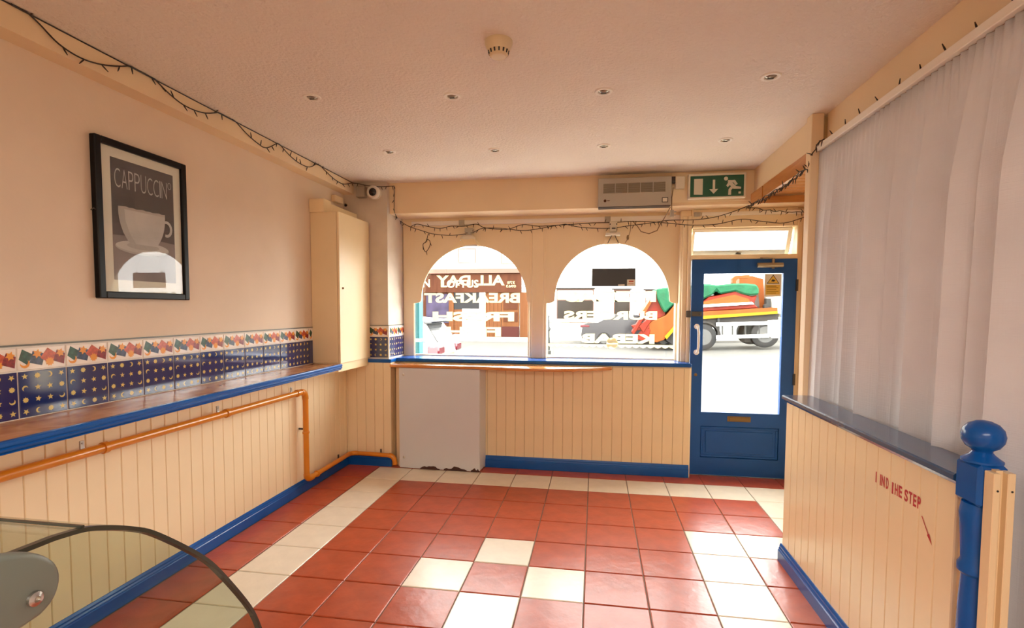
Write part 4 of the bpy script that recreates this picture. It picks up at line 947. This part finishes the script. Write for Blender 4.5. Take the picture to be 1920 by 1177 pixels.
MB().box(sx(.5), sx(.22), hy+.25, hy+1.45, g0+1.345, g0+1.378).build('spoiler_shadow_gap', m_carglass, wcar)
MB().flat([(sx(.26), hy+.03, g0+.96), (sx(1.9), hy+.0, g0+.96), (sx(1.9), hy+.1, g0+1.36), (sx(.50), hy+.11, g0+1.34)]).build('side_window', m_carglass, wcar)
for a_, b_ in ((hy-.006, hy+.42), (hy+1.30, hy+1.705)): MB().box(sx(.24), sx(-.012), a_, b_, g0+.72, g0+.90).build('tail_light', m_tail, wcar, bevel=.03, smooth=True)
MB().box(sx(.02), sx(-.02), hy+.58, hy+1.10, g0+.60, g0+.72).build('number_plate', m_syellow, wcar)
MB().box(sx(.10), sx(-.03), hy+.05, hy+1.65, g0+.28, g0+.40).build('bumper', m_dark, wcar, bevel=.02)
MB().box(sx(1.5), sx(.9), hy-.01, hy+.02, g0+.80, g0+.825).build('door_trim', m_dark, wcar)
for x in (.72, 3.1): wheel(wcar, sx(x), hy-.01, hy+.20, g0+.30, .31); wheel(wcar, sx(x), hy+1.5, hy+1.71, g0+.30, .31)
# dark saloon farther off: tail to the left
ky = 18.75; g1 = GZ
k0 = at(1088, 620, y=ky).x
bcar = thing('black_car', (k0+2.2, ky+.85, g1), 'black saloon car parked across the street behind the lorry', 'car')
kx = lambda d: k0+d
prof = [(kx(.08), g1+.30), (kx(0), g1+.5), (kx(.05), g1+.92), (kx(.3), g1+1.0), (kx(.75), g1+1.04), (kx(1.45), g1+1.40), (kx(2.0), g1+1.45), (kx(2.6), g1+1.38), (kx(3.35), g1+1.0), (kx(4.2), g1+.88), (kx(4.55), g1+.68), (kx(4.55), g1+.32), (kx(4.3), g1+.22), (kx(.4), g1+.22)]
car_body(bcar, prof, ky, ky+1.75, .18, g1+1.0, m_carblack)
MB().flat([(kx(.95), ky+.05, g1+1.06), (kx(3.1), ky+.04, g1+1.04), (kx(2.55), ky+.155, g1+1.34), (kx(1.5), ky+.155, g1+1.35)]).build('side_window', m_carglass, bcar)
MB().box(kx(-.01), kx(.42), ky-.006, ky+.3, g1+.82, g1+.95).build('tail_light', m_tail, bcar, bevel=.03, smooth=True)
MB().box(kx(-.02), kx(.02), ky+.6, ky+1.1, g1+.72, g1+.84).build('number_plate', m_plastic, bcar)
for x in (1.05, 3.65): wheel(bcar, kx(x), ky-.01, ky+.21, g1+.31, .32); wheel(bcar, kx(x), ky+1.54, ky+1.76, g1+.31, .32)
# skip lorry: the outline measured in the plane of its near side, real width behind it
ty_ = 16.2; TW = 2.3
P3 = lambda u, v: (lambda p: (p.x, p.z))(at(u, v, y=ty_))
def tprism(name, m, pts, d0, d1, parent, bevel=0, **k): return MB().prism([P3(u, v) for u, v in pts], 'y', ty_+d0, ty_+d1).build(name, m, parent, bevel=bevel, **k)
lorry = thing('skip_lorry', (*at(1360, 648, y=ty_+1).xy, GZ), 'orange skip lorry carrying green-sheeted skips, parked across the street', 'lorry')
tprism('chassis', m_dark, [(1240, 612), (1300, 600), (1345, 593), (1462, 586), (1462, 606), (1345, 612), (1300, 622), (1240, 630)], .12, TW-.3, lorry)
tprism('side_stripe', m_yellow, [(1285, 597), (1317, 592), (1458, 583), (1458, 588), (1317, 598), (1285, 603)], -.02, .06, lorry)
tprism('bed', m_skipor, [(1285, 588), (1317, 584), (1458, 576), (1458, 583.5), (1317, 592.5), (1285, 598)], 0, TW, lorry)
tprism('bed_rail', m_facade, [(1317, 571), (1410, 566), (1414, 570), (1317, 576)], -.01, .08, lorry)
tprism('skip', m_skipred, [(1300, 583), (1317, 568), (1330, 556), (1345, 554), (1372, 547), (1384, 545), (1412, 556), (1422, 553), (1416, 570), (1424, 577), (1317, 584)], .12, TW-.12, lorry, bevel=.03)
tprism('skip_plate', m_skipor, [(1317, 566), (1345, 559), (1378, 552), (1405, 560), (1408, 568), (1317, 572)], .06, .14, lorry)
tprism('tarpaulin', m_tarp, [(1300, 533), (1330, 532), (1345, 534), (1376, 531), (1400, 531), (1420, 533), (1424, 541), (1424, 552), (1408, 554), (1394, 551), (1380, 546), (1368, 548), (1350, 551), (1344, 544), (1336, 553), (1328, 556), (1317, 562), (1300, 566)], .02, TW-.05, lorry, bevel=.06)
tprism('gantry', m_skipor, [(1377, 530), (1377, 521), (1383, 516), (1410, 514), (1410, 520), (1388, 521), (1384, 526), (1384, 531)], .3, .6, lorry)
tprism('headboard', m_skipor, [(1400, 514), (1425, 514), (1447, 520), (1450, 575), (1440, 577), (1436, 533), (1400, 531)], 1.0, TW-.1, lorry)
tprism('exhaust_stack', m_bollard, [(1444, 559), (1452, 559), (1452, 580), (1444, 580)], .4, .7, lorry)
tprism('coupling', m_dark, [(1435, 572), (1439, 569), (1442, 574), (1441, 580), (1435, 580)], .1, .3, lorry)
tprism('cab_back', m_blind, [(1455, 500), (1520, 500), (1520, 600), (1455, 586)], .05, TW-.05, lorry, bevel=.05)
for v in (603, 627): tprism('side_guard', m_blind, [(1343, v+2), (1442, v-1), (1442, v+5.5), (1343, v+8)], -.02, .04, lorry)
tprism('side_tank', m_blind, [(1440, 601), (1466, 599), (1466, 634), (1448, 634), (1440, 628)], .0, .55, lorry, bevel=.03)
for u in (1355, 1374, 1398, 1424): tprism('guard_post', m_bollard, [(u-1, 608), (u+1.6, 608), (u+1.6, 628), (u-1, 628)], .04, .09, lorry)
tprism('guard_post', m_bollard, [(1346, 596), (1350, 596), (1350, 634), (1346, 634)], .04, .12, lorry)
tprism('mud_flap', m_dark, [(1398, 634), (1410, 633), (1410, 641), (1399, 642)], .2, .7, lorry)
for u, v in ((1319, 632), (1436, 627)):
    p = at(u, v, y=ty_); r = .505
    wheel(lorry, p.x, ty_+.05, ty_+.40, p.z, r, m_rimdark); wheel(lorry, p.x, ty_+TW-.40, ty_+TW-.05, p.z, r, m_rimdark)
p = at(1319, 632, y=ty_)
MB().add(*(lambda o, i: ([(x, y, z) for y in (ty_+.02, ty_+.45) for x, z in o+i], [(k, k+1, 9+k+1, 9+k) for k in range(8)]+[(18+k, 18+k+1, 27+k+1, 27+k) for k in range(8)]+[(k, k+1, 19+k, 18+k) for k in range(8)]))(arc(p.x, p.z, .66, .64, .0, 2.6, 8), arc(p.x, p.z, .58, .56, .0, 2.6, 8))).build('mudguard', m_dark, lorry)
# tail skip with lifting arms (seen through window 2)
tprism('tail_skip', m_skipor, [(1216, 606), (1250, 591), (1272, 563), (1300, 560), (1300, 600), (1272, 604), (1246, 637), (1232, 642), (1216, 640)], .05, TW-.3, lorry, bevel=.02)
tprism('tail_skip_end', m_skipred, [(1205, 589), (1231, 549), (1237, 545), (1240, 560), (1249, 577), (1250, 590), (1216, 606)], .4, TW-.2, lorry)
tprism('skip_rim', m_skipor, [(1202, 590), (1231, 545), (1234, 548), (1208, 592)], .25, .4, lorry)
tprism('tail_stripe', m_yellow, [(1246, 631), (1270, 604), (1272, 610), (1250, 636)], -.01, .05, lorry)
tprism('tarpaulin', m_tarp, [(1232, 541), (1245, 539), (1258, 538), (1275, 540), (1275, 562), (1257, 577), (1248, 587), (1241, 576), (1234, 560)], .1, TW-.2, lorry, bevel=.05)
tprism('tail_underside', m_dark, [(1250, 638), (1274, 607), (1300, 604), (1300, 640), (1262, 646)], .2, TW-.3, lorry)
for pts in ([(1184, 622), (1200, 596), (1206, 598), (1196, 616), (1188, 628)], [(1184, 610), (1210, 604), (1218, 610), (1218, 616), (1190, 620)], [(1190, 636), (1208, 612), (1220, 618), (1214, 640)], [(1198, 612), (1216, 596), (1222, 600), (1206, 624)]):
    tprism('lifting_arm', m_skipred, pts, R.uniform(-.05, .1), R.uniform(.25, .5), lorry, bevel=.02)
